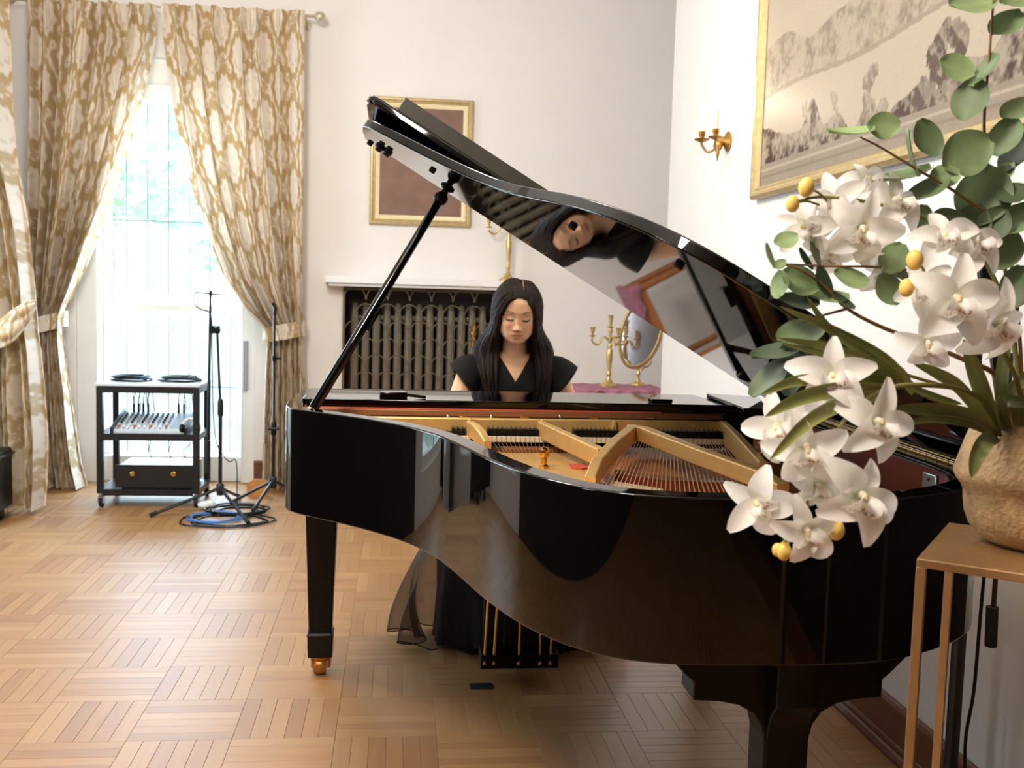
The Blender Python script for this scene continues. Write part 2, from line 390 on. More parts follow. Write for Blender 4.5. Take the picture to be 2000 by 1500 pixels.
# ---- baseboards
def base_profile(mb, a, b_, nrm):
    a, b_, nrm = Vector(a), Vector(b_), Vector(nrm)
    pr = [(0, 0), (.034, 0), (.036, .012), (.03, .024), (.022, .028), (.024, .036), (.02, .044), (.016, .046), (.016, .128), (.02, .134), (.02, .146), (.012, .154), (.004, .158), (0, .158)]
    mb.add([p+nrm*x+Vector((0, 0, z)) for p in (a, b_) for x, z in pr], [tuple(range(len(pr)))[::-1], tuple(range(len(pr), 2*len(pr)))]+[(i, (i+1) % len(pr), len(pr)+(i+1) % len(pr), len(pr)+i) for i in range(len(pr))])
structure((lambda m: (base_profile(m, (XR, YF, 0), (XR, 5.58, 0), (-1, 0, 0)), m)[1])(MB()).build('baseboard_right', 'baseboard_wood'))
def bb_back():
    m = MB()
    for x0, x1 in ((XL, -2.06), (-.93, -.40), (.70, 2.75)): base_profile(m, (x0, YB, 0), (x1, YB, 0), (0, -1, 0))
    return m
structure(bb_back().build('baseboard_back', 'baseboard_wood'))

# ---- mantel shelf over the radiator niche
mm = MB().box(-.475, .785, YB-.15, YB-.002, 1.345, 1.388).box(-.45, .76, YB-.125, YB-.002, 1.325, 1.345)
structure(mm.build('trim_1', 'white_paint', bevel=.005))

# ---- garden window (french window) in the back wall
wn = structure(bpy.data.objects.new('window_1', None)); COL.objects.link(wn); ORG['window_1'] = Vector((0, 0, 0))
WX0, WX1, WY = -2.06, -.93, YB+.17
f = MB()
f.box(WX0, WX0+.13, YB+.02, WY+.06, 0, 2.74); f.box(WX1-.09, WX1, YB+.02, WY+.06, 0, 2.74); f.box(WX0+.13, WX1-.09, YB+.05, WY+.06, 2.56, 2.74); f.box(WX0+.13, WX1-.09, YB+.08, WY+.06, 0, .17)
f.build('window_frame', 'white_paint', wn, bevel=.006)
MB().box(WX0+.13, WX1-.09, YB+.03, WY-.02, 2.47, 2.58).build('blind_box', 'white_paint', wn, bevel=.01)
gx0, gx1 = WX0+.13, WX1-.09
for z in (1.15, 2.14):
    MB().box(gx0+.0501, gx1-.0501, WY-.018, WY+.038, z-.022, z+.022).build('sash_rail', 'white_paint', wn, bevel=.004)
MB().box(gx0, gx0+.05, WY-.02, WY+.04, .17, 2.5).build('sash_stile', 'white_paint', wn, bevel=.004)
MB().box(gx1-.05, gx1, WY-.02, WY+.04, .17, 2.5).build('sash_stile', 'white_paint', wn, bevel=.004)
for z0, z1 in ((.17, 1.128), (1.172, 2.118), (2.162, 2.5)):
    MB().box(gx0+.05, gx1-.05, WY+.005, WY+.011, z0, z1).build('pane', 'glass', wn)
for k in range(6):
    x = gx0+.13+k*.135
    MB().tube([(x, WY+.075, .17), (x, WY+.075, 2.5)], .0055, 6).build('grille_bar', 'grey_plastic', wn, smooth=True)
for z in (.62, 1.72):
    MB().box(gx0, gx1, WY+.07, WY+.08, z-.006, z+.006).build('grille_bar', 'grey_plastic', wn)
lab(MB().box(WX1-.075, WX1-.045, YB+.0, YB+.02, .62, .95).build('door_handle_plate', 'grey_plastic', wn, bevel=.003), 'grey plate on the right side of the window frame')
# unseen side window, added in the left wall to carry the side light
w2 = structure(bpy.data.objects.new('added_window', None)); COL.objects.link(w2); ORG['added_window'] = Vector((0, 0, 0))
f = MB(); f.box(XL-.12, XL-.04, 1.1, 1.15, .45, 2.75); f.box(XL-.12, XL-.04, 1.55, 1.6, .45, 2.75); f.box(XL-.12, XL-.04, 1.15, 1.55, .45, .52); f.box(XL-.12, XL-.04, 1.15, 1.55, 2.68, 2.75)
f.build('window_frame', 'white_paint', w2, bevel=.004)
MB().box(XL-.085, XL-.08, 1.15, 1.55, .52, 2.68).build('pane', 'glass', w2)

w3 = structure(bpy.data.objects.new('window_3', None)); COL.objects.link(w3); ORG['window_3'] = Vector((0, 0, 0))
f = MB(); f.box(XL-.12, XL-.04, 4.3, 4.38, .3, 2.75); f.box(XL-.12, XL-.04, 5.62, 5.7, .3, 2.75); f.box(XL-.12, XL-.04, 4.38, 5.62, .3, .38); f.box(XL-.12, XL-.04, 4.38, 5.62, 2.67, 2.75); f.box(XL-.1, XL-.06, 4.97, 5.03, .38, 2.67)
f.build('window_frame', 'white_paint', w3, bevel=.004)
MB().box(XL-.085, XL-.08, 4.38, 5.62, .38, 2.67).build('pane', 'glass', w3)

# ---- outside the garden window
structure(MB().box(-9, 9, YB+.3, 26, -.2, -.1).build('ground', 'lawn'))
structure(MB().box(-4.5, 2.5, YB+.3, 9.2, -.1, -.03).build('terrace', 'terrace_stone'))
def tree(cx, cy, h, r, label, seed):
    t = thing('garden_tree', label, 'tree', (cx, cy, -.1), 'trees beyond the garden window')
    MB().tube([(cx, cy, -.1), (cx+.05, cy, h*.3), (cx-.05, cy+.05, h*.6)], [.12, .1, .06], 8).build('trunk', 'garden_bark', t, smooth=True)
    g = np.random.default_rng(seed); m = MB()
    for _ in range(1500):
        p = g.normal(size=3); p /= np.linalg.norm(p); p = p*g.uniform(.45, 1)**.5*np.array([r, r, h*.36])*(1+.25*math.sin(5*p[0]+3*p[2])); c = Vector(p)+Vector((cx, cy, h*.66))
        a = Vector(g.normal(size=3)).normalized()*.11; bb = Vector(g.normal(size=3)).normalized()*.07
        m.add([c-a, c+bb, c+a, c-bb], [(0, 1, 2, 3)])
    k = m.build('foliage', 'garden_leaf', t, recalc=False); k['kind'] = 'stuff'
tree(-3.3, 12.0, 5.2, 1.5, 'leafy tree seen through the upper panes at the left of the window', 1)
tree(-1.9, 16.5, 5.0, 1.5, 'shorter tree seen through the window behind the microphone stands', 2)
gw = MB().box(-6, 3, 10.6, 10.75, -.1, 1.0)
for k in range(9): gw.box(-6+k, -5.85+k, 10.55, 10.6, -.1, 1.08)
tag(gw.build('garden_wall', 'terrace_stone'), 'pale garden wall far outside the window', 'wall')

# ================================================================== CURTAINS
GOLD, CREAM, MID = np.array(lin((184, 156, 110))), np.array(lin((228, 216, 198))), np.array(lin((208, 180, 134)))
def damask(u, v):
    """0 = cream figure, 1 = gold ground; pointed medallions in a half-drop repeat, a scrolled band between them"""
    A, B = .27, .42; G = np.ones_like(u)*0; M_ = np.full_like(u, 9.)
    for ox, oy in ((0, 0), (A/2, B/2)):
        x = (u-ox+A/2) % A-A/2; y = (v-oy+B/2) % B-B/2; th = np.arctan2(y/.13, x/.06)
        m_ = ((np.abs(x)/.060)**1.7+(np.abs(y)/.128)**1.7)/(1+.13*np.cos(10*th))
        M_ = np.minimum(M_, m_)
        x2 = x; y2 = (v-oy) % B-B/2; r2 = np.sqrt((x2/.020)**2+(y2/.034)**2); t2 = np.arctan2(y2/.034, x2/.020)
        G = np.maximum(G, np.clip((1.15+.35*np.cos(5*t2)-r2)*4, 0, 1))
    sst = lambda a, b, t: np.clip((t-a)/(b-a), 0, 1)
    band = sst(.92, 1.05, M_)*(1-sst(1.75, 1.95, M_+.28*np.sin(60*u)*np.sin(46*v)))
    scroll = np.clip((np.sin(70*u+4*np.sin(33*v))*np.sin(52*v+4*np.sin(60*u))-.30)*5, 0, 1)*sst(1.9, 2.1, M_)*.75
    inner = np.clip((.16-np.abs(M_-.40-.08*np.sin(40*v)))/.05, 0, 1)*np.clip(np.sin(95*u)*np.sin(60*v)*4, 0, 1)*.40
    return np.clip(np.maximum.reduce([band, scroll, G*.9, inner*(M_ < .9)]), 0, 1)
def curtain_panel(rows, Y0, N, nf, seed, ns=230, nz=330, yamp=.05, gather=None, ybase=None, axis=None):
    """rows: (z, xl, xr) from the top down; N natural width"""
    g = np.random.default_rng(seed)
    zs = np.array([r[0] for r in rows])[::-1]; xl = np.array([r[1] for r in rows])[::-1]; xr = np.array([r[2] for r in rows])[::-1]
    Z = np.linspace(zs[-1], zs[0], nz); S = np.linspace(0, 1, ns)
    k5 = np.ones(9)/9
    def sm(a): return np.convolve(np.pad(a, 4, mode='edge'), k5, 'valid')
    XLz, XRz = sm(np.interp(Z, zs, xl)), sm(np.interp(Z, zs, xr))
    Sg, Zg = np.meshgrid(S, Z); Wd = (XRz-XLz)[:, None]
    ph = g.uniform(0, 6.28, 6); comp = np.clip(N/Wd, 1, 8)
    warp = Sg+.018*np.sin(2*PI*nf*.31*Sg+ph[0]+Zg*.9)+.012*np.sin(2*PI*nf*.53*Sg+ph[1]-Zg*1.4)
    fold = np.sin(2*PI*nf*warp+ph[2])+.45*np.sin(2*PI*nf*.47*warp+ph[3]+.5*Zg)+.25*np.sin(2*PI*nf*1.9*warp+ph[4])
    amp = np.minimum(yamp*np.sqrt(np.clip(comp-1, 0.05, 4)), Wd*.22)
    if ybase is not None: yb_ = np.interp(Z, [r[0] for r in ybase], [r[1] for r in ybase])[:, None]
    else: yb_ = 0
    top = np.clip((Zg-(Z[0]-.10))/.10, 0, 1); top = 1-.45*top
    X = XLz[:, None]+Wd*(Sg+.010*np.cos(2*PI*nf*warp+ph[2])*(comp > 1.2))
    Y = Y0+yb_-amp*fold*top
    small = .004*np.sin(2*PI*nf*3.7*Sg+ph[5]+Zg*4)*np.clip(comp-1, 0, 2)
    Y = Y+small+.009*np.sin(2*PI*nf*3.1*Sg+ph[1])*np.clip((Zg-(Z[0]-.13))/.04, 0, 1)
    D = damask(Sg*N, Zg+.04*np.sin(6*Sg))[..., None]
    colr = GOLD*D+CREAM*(1-D)
    m = MB()
    if axis is None: pts = np.stack([X, Y, Zg], -1)
    else: pts = np.stack([X, Y, Zg], -1) @ np.array(axis[0]).T + np.array(axis[1])
    m.v = [tuple(p) for p in pts.reshape(-1, 3)]
    m.f = [(i*ns+j, i*ns+j+1, (i+1)*ns+j+1, (i+1)*ns+j) for i in range(nz-1) for j in range(ns-1)]
    m.c = [tuple(c) for c in colr.reshape(-1, 3)]
    return m
YC = 6.74
def rows_px(t):
    out = []
    for v, ul, ur in t:
        a, c = atY(ul, v, YC), atY(ur, v, YC); out.append(((a.z+c.z)/2, a.x, c.x))
    return out
Lr = rows_px([(4, 50, 308), (70, 50, 307), (150, 51, 290), (280, 54, 255), (400, 57, 215), (500, 60, 178), (580, 64, 143), (612, 66, 128), (650, 66, 126), (700, 62, 132), (800, 58, 146), (900, 58, 160)])
Lr.append((.012, Lr[-1][1], Lr[-1][2]+.04))
Rr = rows_px([(17, 320, 600), (80, 325, 599), (200, 340, 598), (330, 365, 597), (450, 400, 595), (550, 440, 594), (610, 484, 593), (648, 520, 592), (690, 520, 594), (780, 515, 597), (900, 513, 600)])
Rr.append((.012, Rr[-1][1], Rr[-1][2]))
cl = thing('curtain', 'gold and cream damask curtain tied back on the left side of the garden window', 'curtain', (Lr[-1][1]+.2, YC, 0))
curtain_panel(Lr, YC-.04, 1.45, 8, 3).build('cloth', 'curtain_cloth', cl, smooth=True, attr='pattern', sharp=0, recalc=False)
cr_ = thing('curtain', 'gold and cream damask curtain tied back on the right side of the garden window', 'curtain', (Rr[-1][1]+.2, YC, 0))
curtain_panel(Rr, YC-.04, 1.35, 7, 11).build('cloth', 'curtain_cloth', cr_, smooth=True, attr='pattern', sharp=0, recalc=False)
def tieback(parent, x0, x1, y, z0, z1, dy):
    n = 90; P = []
    for k in range(17):
        t = k/16; row = []
        for i in range(n):
            a = PI*2*i/n; cx = (x0+x1)/2; rx = (x1-x0)/2+.012
            zz = z0+(z1-z0)*(math.cos(a)+1)/2
            row.append(Vector((cx+rx*math.cos(a), y+dy*math.sin(a), zz-.05+.10*t)))
        P.append(row)
    m = MB().grid(P, wrap=True); dd = damask(np.array([(v.x+v.y)*1.3 for v in map(Vector, m.v)]), np.array([v[2] for v in m.v])); m.c = [tuple(GOLD*q+CREAM*(1-q)) for q in dd]
    return m.build('tieback', 'curtain_cloth', parent, smooth=True, attr='pattern', sharp=0)
a, c = atY(64, 640, YC), atY(128, 622, YC); tieback(cl, a.x, c.x, YC, a.z, c.z, .10)
a, c = atY(516, 655, YC), atY(594, 640, YC); tieback(cr_, a.x, c.x, YC, a.z, c.z, .09)
# rod
za = atY(15, 8, YC).z; xb0, xb1 = atY(15, 8, YC).x, atY(628, 36, YC).x
rod = thing('curtain_rod', 'pale metal curtain rod with ball finials above the garden window', 'curtain rod', ((xb0+xb1)/2, YC, 3.02))
zr = 3.005
MB().tube([(xb0+.03, YC, zr), (xb1-.03, YC, zr)], .009, 8).build('pole', 'pale_brass', rod, smooth=True)
for x, s in ((xb0, 1), (xb1, -1)):
    MB().lathe([(.007, 0), (.012, .004), (.008, .012), (.018, .02), (.030, .036), (.033, .052), (.028, .07), (.014, .082), (.002, .085)], (x+s*.06, YC, zr), 14, axis=(-s, 0, 0)).build('finial', 'pale_brass', rod, smooth=True)
    MB().tube([(x+s*.10, YC, zr), (x+s*.10, YC+.08, zr-.01), (x+s*.10, YB+.0, zr-.02)], .007, 8).lathe([(.03, 0), (.03, .008), (.012, .014)], (x+s*.10, YB, zr-.02), 12, axis=(0, -1, 0)).build('bracket', 'pale_brass', rod, smooth=True)

# curtain of the left-wall window, swung round towards the room
Y3 = 5.98
def rows3(t): return [((atY(ul, v, Y3).z+atY(ur, v, Y3).z)/2, atY(ul, v, Y3).x, atY(ur, v, Y3).x) for v, ul, ur in t]
r3 = rows3([(-85, -190, 6), (60, -180, 10), (200, -165, 14), (300, -150, 22), (430, -130, 48), (540, -110, 60), (600, -95, 64), (640, -60, 66), (680, -52, 72), (760, -58, 80), (860, -62, 88), (960, -60, 86)])
r3.append((.03, r3[-1][1], r3[-1][2]-.01))
c3 = thing('curtain', 'damask curtain knotted in a swag at the left edge, in front of the others', 'curtain', (r3[-1][1]+.2, Y3, 0))
curtain_panel(r3, Y3, 1.4, 7, 21, ns=180, nz=260).build('cloth', 'curtain_cloth', c3, smooth=True, attr='pattern', sharp=0, recalc=False)
p0, p1, p2 = atY(70, 596, Y3-.12), atY(30, 648, Y3-.2), atY(-60, 672, Y3-.16)
sw = []
for k in range(60):
    t = k/59; c = p0*(1-t)**2+p1*2*t*(1-t)+p2*t*t
    w = .022+.055*math.sin(PI*min(t*1.1, 1))
    sw.append([c+Vector((.2*w*math.cos(a), -w*.6*math.sin(a)-.006*math.sin(6*a+5*t), w*1.25*math.cos(a)+.004*math.sin(7*a+6*t))) for a in [2*PI*i/60 for i in range(60)]])
m = MB().grid(sw, wrap=True); dd = damask(np.array([v[0]*1.4+v[1] for v in m.v]), np.array([v[2]*1.2+v[0]*.6 for v in m.v])); m.c = [tuple(GOLD*q+CREAM*(1-q)) for q in dd]
m.build('swag', 'curtain_cloth', c3, smooth=True, attr='pattern', sharp=0)
# its rod on the left wall
rd = thing('curtain_rod', 'brass curtain rod over the swagged curtain at the left edge', 'curtain rod', (-2.46, 4.9, 3.09))
MB().tube([(-2.46, 2.6, 3.16), (-2.46, 5.9, 3.16), (-2.44, Y3, 3.16)], .011, 8).build('pole', 'old_brass', rd, smooth=True)
MB().tube([(-2.46, 3.0, 3.16), (XL, 3.0, 3.16)], .008, 6).build('bracket', 'old_brass', rd, smooth=True)
MB().tube([(-2.46, 5.6, 3.16), (XL, 5.6, 3.16)], .008, 6).build('bracket', 'old_brass', rd, smooth=True)

# ================================================================== WALL THINGS
def frame_rails(mb, o, ex, ez, en, w, h, prof):
    """mitred picture frame; prof = [(inset, height off the wall)]"""
    o, ex, ez, en = map(Vector, (o, ex, ez, en)); n = len(prof); vs = []
    for sx, sz in ((0, 0), (1, 0), (1, 1), (0, 1)):
        for ins, ht in prof:
            x = ins if sx == 0 else w-ins; z = ins if sz == 0 else h-ins
            vs.append(o+ex*x+ez*z+en*ht)
    fs = [(k*n+i, k*n+(i+1), ((k+1) % 4)*n+i+1, ((k+1) % 4)*n+i) for k in range(4) for i in range(n-1)]
    return mb.add(vs, fs)
a, c = atY(727, 188, YB-.03), atY(928, 195, YB-.03); d_ = atY(718, 437, YB-.03)
pw, phh = c.x-a.x, (a.z+c.z)/2-d_.z; ox, oz = (a.x+d_.x)/2, d_.z
pic = thing('framed_picture', 'dark brown picture in a gold and cream frame above the mantel shelf', 'picture', (ox, YB, oz))
O = (ox, YB-.002, oz); EX, EZ, EN = (1, 0, 0), (0, 0, 1), (0, -1, 0)
frame_rails(MB(), O, EX, EZ, EN, pw, phh, [(0, 0), (0, .022), (.008, .032), (.018, .034), (.026, .028), (.032, .030), (.036, .022)]).build('frame', 'frame_gold', pic, smooth=True, recalc=False)
frame_rails(MB(), O, EX, EZ, EN, pw, phh, [(.036, .021), (.044, .024), (.062, .016), (.066, .010)]).build('frame_liner', 'frame_cream', pic, smooth=True, recalc=False)
cv = MB().box(ox+.06, ox+pw-.06, YB-.014, YB-.004, oz+.06, oz+phh-.06).build('canvas', 'dark_canvas', pic)

# big engraving on the right wall
PXW = XR-.02
a, c, d_ = atX(1470, 396, PXW), atX(1846, 290, PXW), atX(1497, 0, PXW)
PY, PZ = a.y, (a.z+c.z)/2+.002; PWID, PHT = 2.12, 1.62
big = thing('framed_engraving', 'large sepia landscape engraving in a narrow gold frame on the right wall', 'picture', (XR, PY, PZ))
O = (XR-.003, PY, PZ); EX, EN = (0, -1, 0), (-1, 0, 0)
frame_rails(MB(), O, EX, EZ, EN, PWID, PHT, [(0, 0), (0, .026), (.012, .036), (.024, .034), (.030, .026), (.040, .028), (.046, .018), (.050, .008)]).build('frame', 'frame_gold', big, smooth=True, recalc=False)
# the print itself: flat, with its drawing as pigment on a fine sheet
na, nz_ = 460, 330
Ag, Bg = np.meshgrid(np.linspace(.048, PWID-.048, na), np.linspace(.048, PHT-.048, nz_))
def vnoise(x, y, s, seed):
    g = np.random.default_rng(seed); T = g.random((64, 64)); xs, ys = x*s, y*s
    xi, yi = np.floor(xs).astype(int), np.floor(ys).astype(int); fx, fy = xs-xi, ys-yi; fx = fx*fx*(3-2*fx); fy = fy*fy*(3-2*fy)
    t = lambda i, j: T[i % 64, j % 64]
    return (t(xi, yi)*(1-fx)+t(xi+1, yi)*fx)*(1-fy)+(t(xi, yi+1)*(1-fx)+t(xi+1, yi+1)*fx)*fy
fine = .5*vnoise(Ag, Bg, 60, 1)+.3*vnoise(Ag, Bg, 110, 2)+.2*vnoise(Ag, Bg, 30, 3)
med = .6*vnoise(Ag, Bg, 14, 4)+.4*vnoise(Ag, Bg, 30, 5)
tone = np.full_like(Ag, .10)                                        # 0 paper .. 1 ink
land = Bg-(.395+.012*np.sin(5*Ag))                                    # far bank
tone = np.where((land > 0) & (land < .10+.16*vnoise(Ag, Ag*0, 4, 6)), .20+.36*np.clip(med*fine*3.4-.55, 0, 1), tone)
tone = np.where(np.abs(land) < .008, .42, tone)
tone = np.where(land > .27, .10+.10*np.clip(vnoise(Ag, Bg, 3, 8)-.4, 0, 1), tone)
fg = .17+.05*np.sin(3.1*Ag+1)+.12*vnoise(Ag, Ag*0, 9, 7)            # near shore shrubs
tone = np.where(Bg < fg, .34+.66*np.clip(med*fine*3.6-.46, 0, 1), tone)
def ink_tree(u, v0, v1, wpx, k, dark):
    global tone
    p, q = atX(u, v1, PXW), atX(u, v0, PXW); ta, tb0, tb1 = PY-p.y, p.z-PZ, q.z-PZ
    w = abs(atX(u-wpx, v1, PXW).y-p.y); H_ = tb1-tb0; gt = np.random.default_rng(k); msk = np.zeros(Ag.shape, bool); sh = np.ones_like(Ag)
    for _ in range(26):
        t = gt.uniform(.18, 1)**.8; r = w*(.20+.30*gt.random())*(1.15-.65*t); ca_ = ta+gt.normal()*w*(.62-.42*t)+.02*math.sin(9*t+k); cb = tb0+t*H_
        e_ = ((Ag-ca_)/r)**2+((Bg-cb)/(r*1.25))**2-.9*(fine-.5)-.5*(med-.5); hit = e_ < .9; sh = np.where(hit, .75+.5*(((Ag-ca_)+(Bg-cb))/r < .1), sh); msk |= hit
    msk |= (np.abs(Ag-ta) < w*.07) & (Bg > tb0-.02) & (Bg < tb0+H_*.6)
    tone = np.where(msk, dark*np.clip(sh*(.35+1.1*fine), .3, 1.1), tone)
ink_tree(1690, 125, 300, 26, 11, .58); ink_tree(1822, 62, 300, 46, 12, .82); ink_tree(1985, 120, 300, 60, 13, .85)
ink_tree(1618, 180, 285, 10, 14, .40); ink_tree(1565, 200, 300, 9, 15, .38)
bot = Bg-.048
tone = np.where((bot < .085), .42+.12*fine, tone); tone = np.where((bot > .03) & (bot < .038), .62, tone); tone = np.where((bot > .060) & (bot < .066), .2, tone)
paper, ink = np.array(lin((182, 169, 150))), np.array(lin((66, 44, 33)))
pm = MB(); ys = PY-Ag; pm.v = [(XR-.010, y, z) for y, z in zip(ys.ravel(), (PZ+Bg).ravel())]
pm.f = [(i*na+j, i*na+j+1, (i+1)*na+j+1, (i+1)*na+j) for i in range(nz_-1) for j in range(na-1)]
tn = np.clip(tone, 0, 1).ravel()[:, None]; pm.c = [tuple(x) for x in paper*(1-tn)+ink*tn]
pm.build('print', 'print_paper', big, attr='pattern', recalc=False)
MB().box(XR-.009, XR-.004, PY-PWID+.04, PY-.04, PZ+.04, PZ+PHT-.04).build('backing_board', 'cardboard', big)

# sconce
sp = atX(1415, 285, XR-.02)
sc = thing('wall_sconce', 'lit brass candle sconce with two arms beside the engraving', 'wall lamp', (XR, sp.y, sp.z))
MB().lathe([(.0, -.005), (.042, 0), (.046, .008), (.034, .016), (.026, .02), (.014, .03), (.012, .05)], (XR, sp.y, sp.z+.02), 18, axis=(-1, 0, 0)).ball((XR-.05, sp.y, sp.z), (.022, .022, .026)).lathe([(.004, 0), (.009, .012), (.005, .03), (.001, .05)], (XR-.05, sp.y, sp.z-.02), 10, axis=(0, 0, -1)).build('backplate', 'old_brass', sc, smooth=True)
for uc, vc, xc, ub in ((1371, 273, XR-.20, 0), (1398, 268, XR-.15, 1)):
    q = atX(uc, vc, xc); s0 = Vector((XR-.05, sp.y, sp.z+.005))
    am = crom([s0, s0*.7+q*.3+Vector((0, 0, -.03)), s0*.35+q*.65+Vector((0, 0, -.045)), q+Vector((0, 0, -.02)), q], 5)
    ar = MB().tube(am, .0055, 8).build('arm', 'old_brass', sc, smooth=True)
    MB().lathe([(.004, -.012), (.03, -.002), (.033, .003), (.012, .003), (.010, .010), (.014, .018), (.015, .034), (.0125, .034)], q, 16).build('drip_cup', 'old_brass', ar, smooth=True)
    MB().lathe([(.0105, .03), (.0105, .115), (.006, .118)], q, 12).build('candle_sleeve', 'candle_wax', ar, smooth=True)
    MB().lathe([(.005, .117), (.008, .124), (.0095, .133), (.008, .146), (.004, .160), (.001, .168)], q, 12).build('bulb', 'bulb', ar, smooth=True)
    point_light('sconce_light', q+Vector((-.02, 0, .16)), .03, 1.5, (1, .86, .68))

# ---- radiator in the niche and wire screen
rd = thing('radiator', 'grey cast iron column radiator inside the dark wall niche', 'radiator', (.15, YB+.12, 0))
nsec = 13
for k in range(nsec):
    x = -.285+k*.0715; s = MB()
    for yy in (YB+.085, YB+.155):
        s.tube([(x, yy, .16), (x, yy, .22), (x, yy, 1.12), (x, yy, 1.18)], [.018, .027, .027, .018], 8)
    s.tube([(x, YB+.085, 1.17), (x, YB+.12, 1.20), (x, YB+.155, 1.17)], .021, 8); s.tube([(x, YB+.085, .17), (x, YB+.12, .14), (x, YB+.155, .17)], .021, 8)
    s.build('column', 'radiator_grey', rd, smooth=True)
for z in (.2, 1.12): MB().tube([(-.31, YB+.12, z), (.60, YB+.12, z)], .018, 8).build('header_pipe', 'radiator_grey', rd, smooth=True)
for x in (-.30, .56): MB().box(x, x+.03, YB+.07, YB+.17, 0, .15).build('foot', 'radiator_grey', rd, bevel=.006)
vx = atY(925, 652, YB+.05)
lab(MB().tube([(vx.x, YB+.06, vx.z-.09), (vx.x, YB+.06, vx.z+.06)], .016, 10).lathe([(.02, -.02), (.026, 0), (.02, .02)], (vx.x, YB+.06, vx.z), 10).build('valve', 'brass', rd, smooth=True), 'brass valve at the right end of the radiator')
scn = thing('radiator_screen', 'dark wire screen of overlapping arcs in front of the radiator', 'screen', (.15, YB-.01, 0))
sm_ = MB()
for a_, b_ in (((-.355, 0, .03), (.65, 0, .03)), ((-.355, 0, 1.31), (.65, 0, 1.31)), ((-.355, 0, .03), (-.355, 0, 1.31)), ((.65, 0, .03), (.65, 0, 1.31))):
    sm_.bar((a_[0], YB-.012, a_[2]), (b_[0], YB-.012, b_[2]), .014, .014, up=(0, 1, 0))
sm_.build('frame', 'screen_wire', scn)
arc = None
for r_ in range(11):
    z = .12+r_*.112
    for k in range(8):
        x = -.355+.072+k*.1436-(.0718 if r_ % 2 else 0)
        if x < -.30 or x > .60: continue
        if arc is None:
            R = .07; arc = MB().tube([(x+R*math.cos(t), YB-.012, z+R*1.25*math.sin(t)) for t in [PI*i/10 for i in range(11)]], .0042, 5).build('wire_arc', 'screen_wire', scn, smooth=True); ax0, az0 = x, z
        else: dup(arc, scn, (x-ax0, 0, z-az0))

# ---- candelabra
def candelabrum(loc, H, arms, label, base_r=.055, tilt=0):
    t = thing('candelabrum', label, 'candle holder', loc, None); x, y, z = loc
    p = [(0, 0), (base_r, 0), (base_r, .008), (base_r*.8, .016), (base_r*.5, .024), (.016, .045), (.010, .06), (.016, .075), (.011, .09), (.014, .12), (.019, .17), (.019, .215), (.012, .23), (.015, .245), (.009, .26)]
    s = H/.43; p = [(r, h*s) for r, h in p]; top = .26*s
    MB().lathe(p, loc, 16).build('stem', 'candle_brass', t, smooth=True)
    MB().lathe([(.009, top), (.013, top+.02), (.008, top+.05), (.014, top+.075), (.010, top+.09), (.022, top+.10), (.008, top+.104), (.012, H-.03), (.017, H), (.013, H)], loc, 14).build('candle_socket', 'candle_brass', t, smooth=True)
    for dx, dy, dz in arms:
        c0 = Vector((x, y, z+top+.01)); e = Vector((x+dx, y+dy, z+dz))
        am = MB().tube(crom([c0, c0+Vector((dx*.35, dy*.35, .028)), c0+Vector((dx*.68, dy*.68, -.018)), Vector((e.x, e.y, c0.z)), e], 6), .0065, 8).build('arm', 'candle_brass', t, smooth=True)
        MB().lathe([(.005, -.004), (.02, .004), (.021, .008), (.008, .009), (.008, .02), (.012, .035), (.017, .058), (.013, .058)], e, 14).build('candle_socket', 'candle_brass', am, smooth=True)
    return t
q = atY(992, 531, YB-.085); mz = 1.388
candelabrum((q.x, YB-.085, mz), .52, [(-.135, -.02, .345), (.135, .02, .345), (.02, -.06, .345)], 'brass three armed candle holder on the mantel shelf', .06)
TY = 6.12
q = atY(1187, 755, TY); tz = .757
tb = thing('side_table', 'small wooden side table under the pink cloth near the corner', 'table', (1.20, TY+.05, 0))
tx0, tx1 = atY(1095, 770, TY).x, atY(1284, 770, TY).x
MB().box(tx0, tx1, TY-.14, TY+.26, tz-.03, tz-.002).build('table_top', 'table_wood', tb, bevel=.004)
MB().box(tx0+.02, tx1-.02, TY-.12, TY+.24, tz-.10, tz-.03).build('apron', 'table_wood', tb)
for x in (tx0+.035, tx1-.035):
    for y in (TY-.105, TY+.225): MB().tube([(x, y, tz-.03), (x, y, .35), (x, y, 0)], [.022, .02, .014], 8).build('leg', 'table_wood', tb, smooth=True)
cg = []
for i in range(46):
    s = i/45; row = []
    for j in range(70):
        t_ = j/69; x = tx0-.006+(tx1-tx0+.012)*t_; e = .03+.018*math.sin(9*t_+1)+.012*math.sin(31*t_)
        L_ = s*(.36+e)
        if L_ < .35: p = (x, TY+.20-L_, tz+.004+.003*math.sin(17*t_+9*s)**2)
        else: p = (x, TY-.13-.026-.006*math.sin(40*t_), tz+.004-(L_-.35))
        row.append(p)
    cg.append(row)
tag(MB().grid(cg).build('cloth_runner', 'pink_cloth', smooth=True, origin=(1.2, TY, tz), sharp=0), 'crumpled pink and purple cloth over the side table', 'cloth')
candelabrum((q.x, TY-.02, tz+.007), .432, [(-.112, -.02, .30), (.10, .02, .30), (.03, -.09, .30)], 'brass three armed candle holder on the pink cloth', .058)
mc = atY(1252, 660, TY+.12)
mir = thing('table_mirror', 'oval mirror on a brass stand behind the candle holder on the pink cloth', 'mirror', (mc.x, TY+.12, tz+.007))
Rm = Matrix.Translation((mc.x, TY+.12, mc.z+.03)) @ Matrix.Rotation(math.radians(-26), 4, 'Z') @ Matrix.Rotation(math.radians(14), 4, 'Y') @ Matrix.Rotation(math.radians(-5), 4, 'X')
el = lambda a, b_, y: [Rm @ Vector((a*math.cos(2*PI*i/40), y, b_*math.sin(2*PI*i/40))) for i in range(40)]
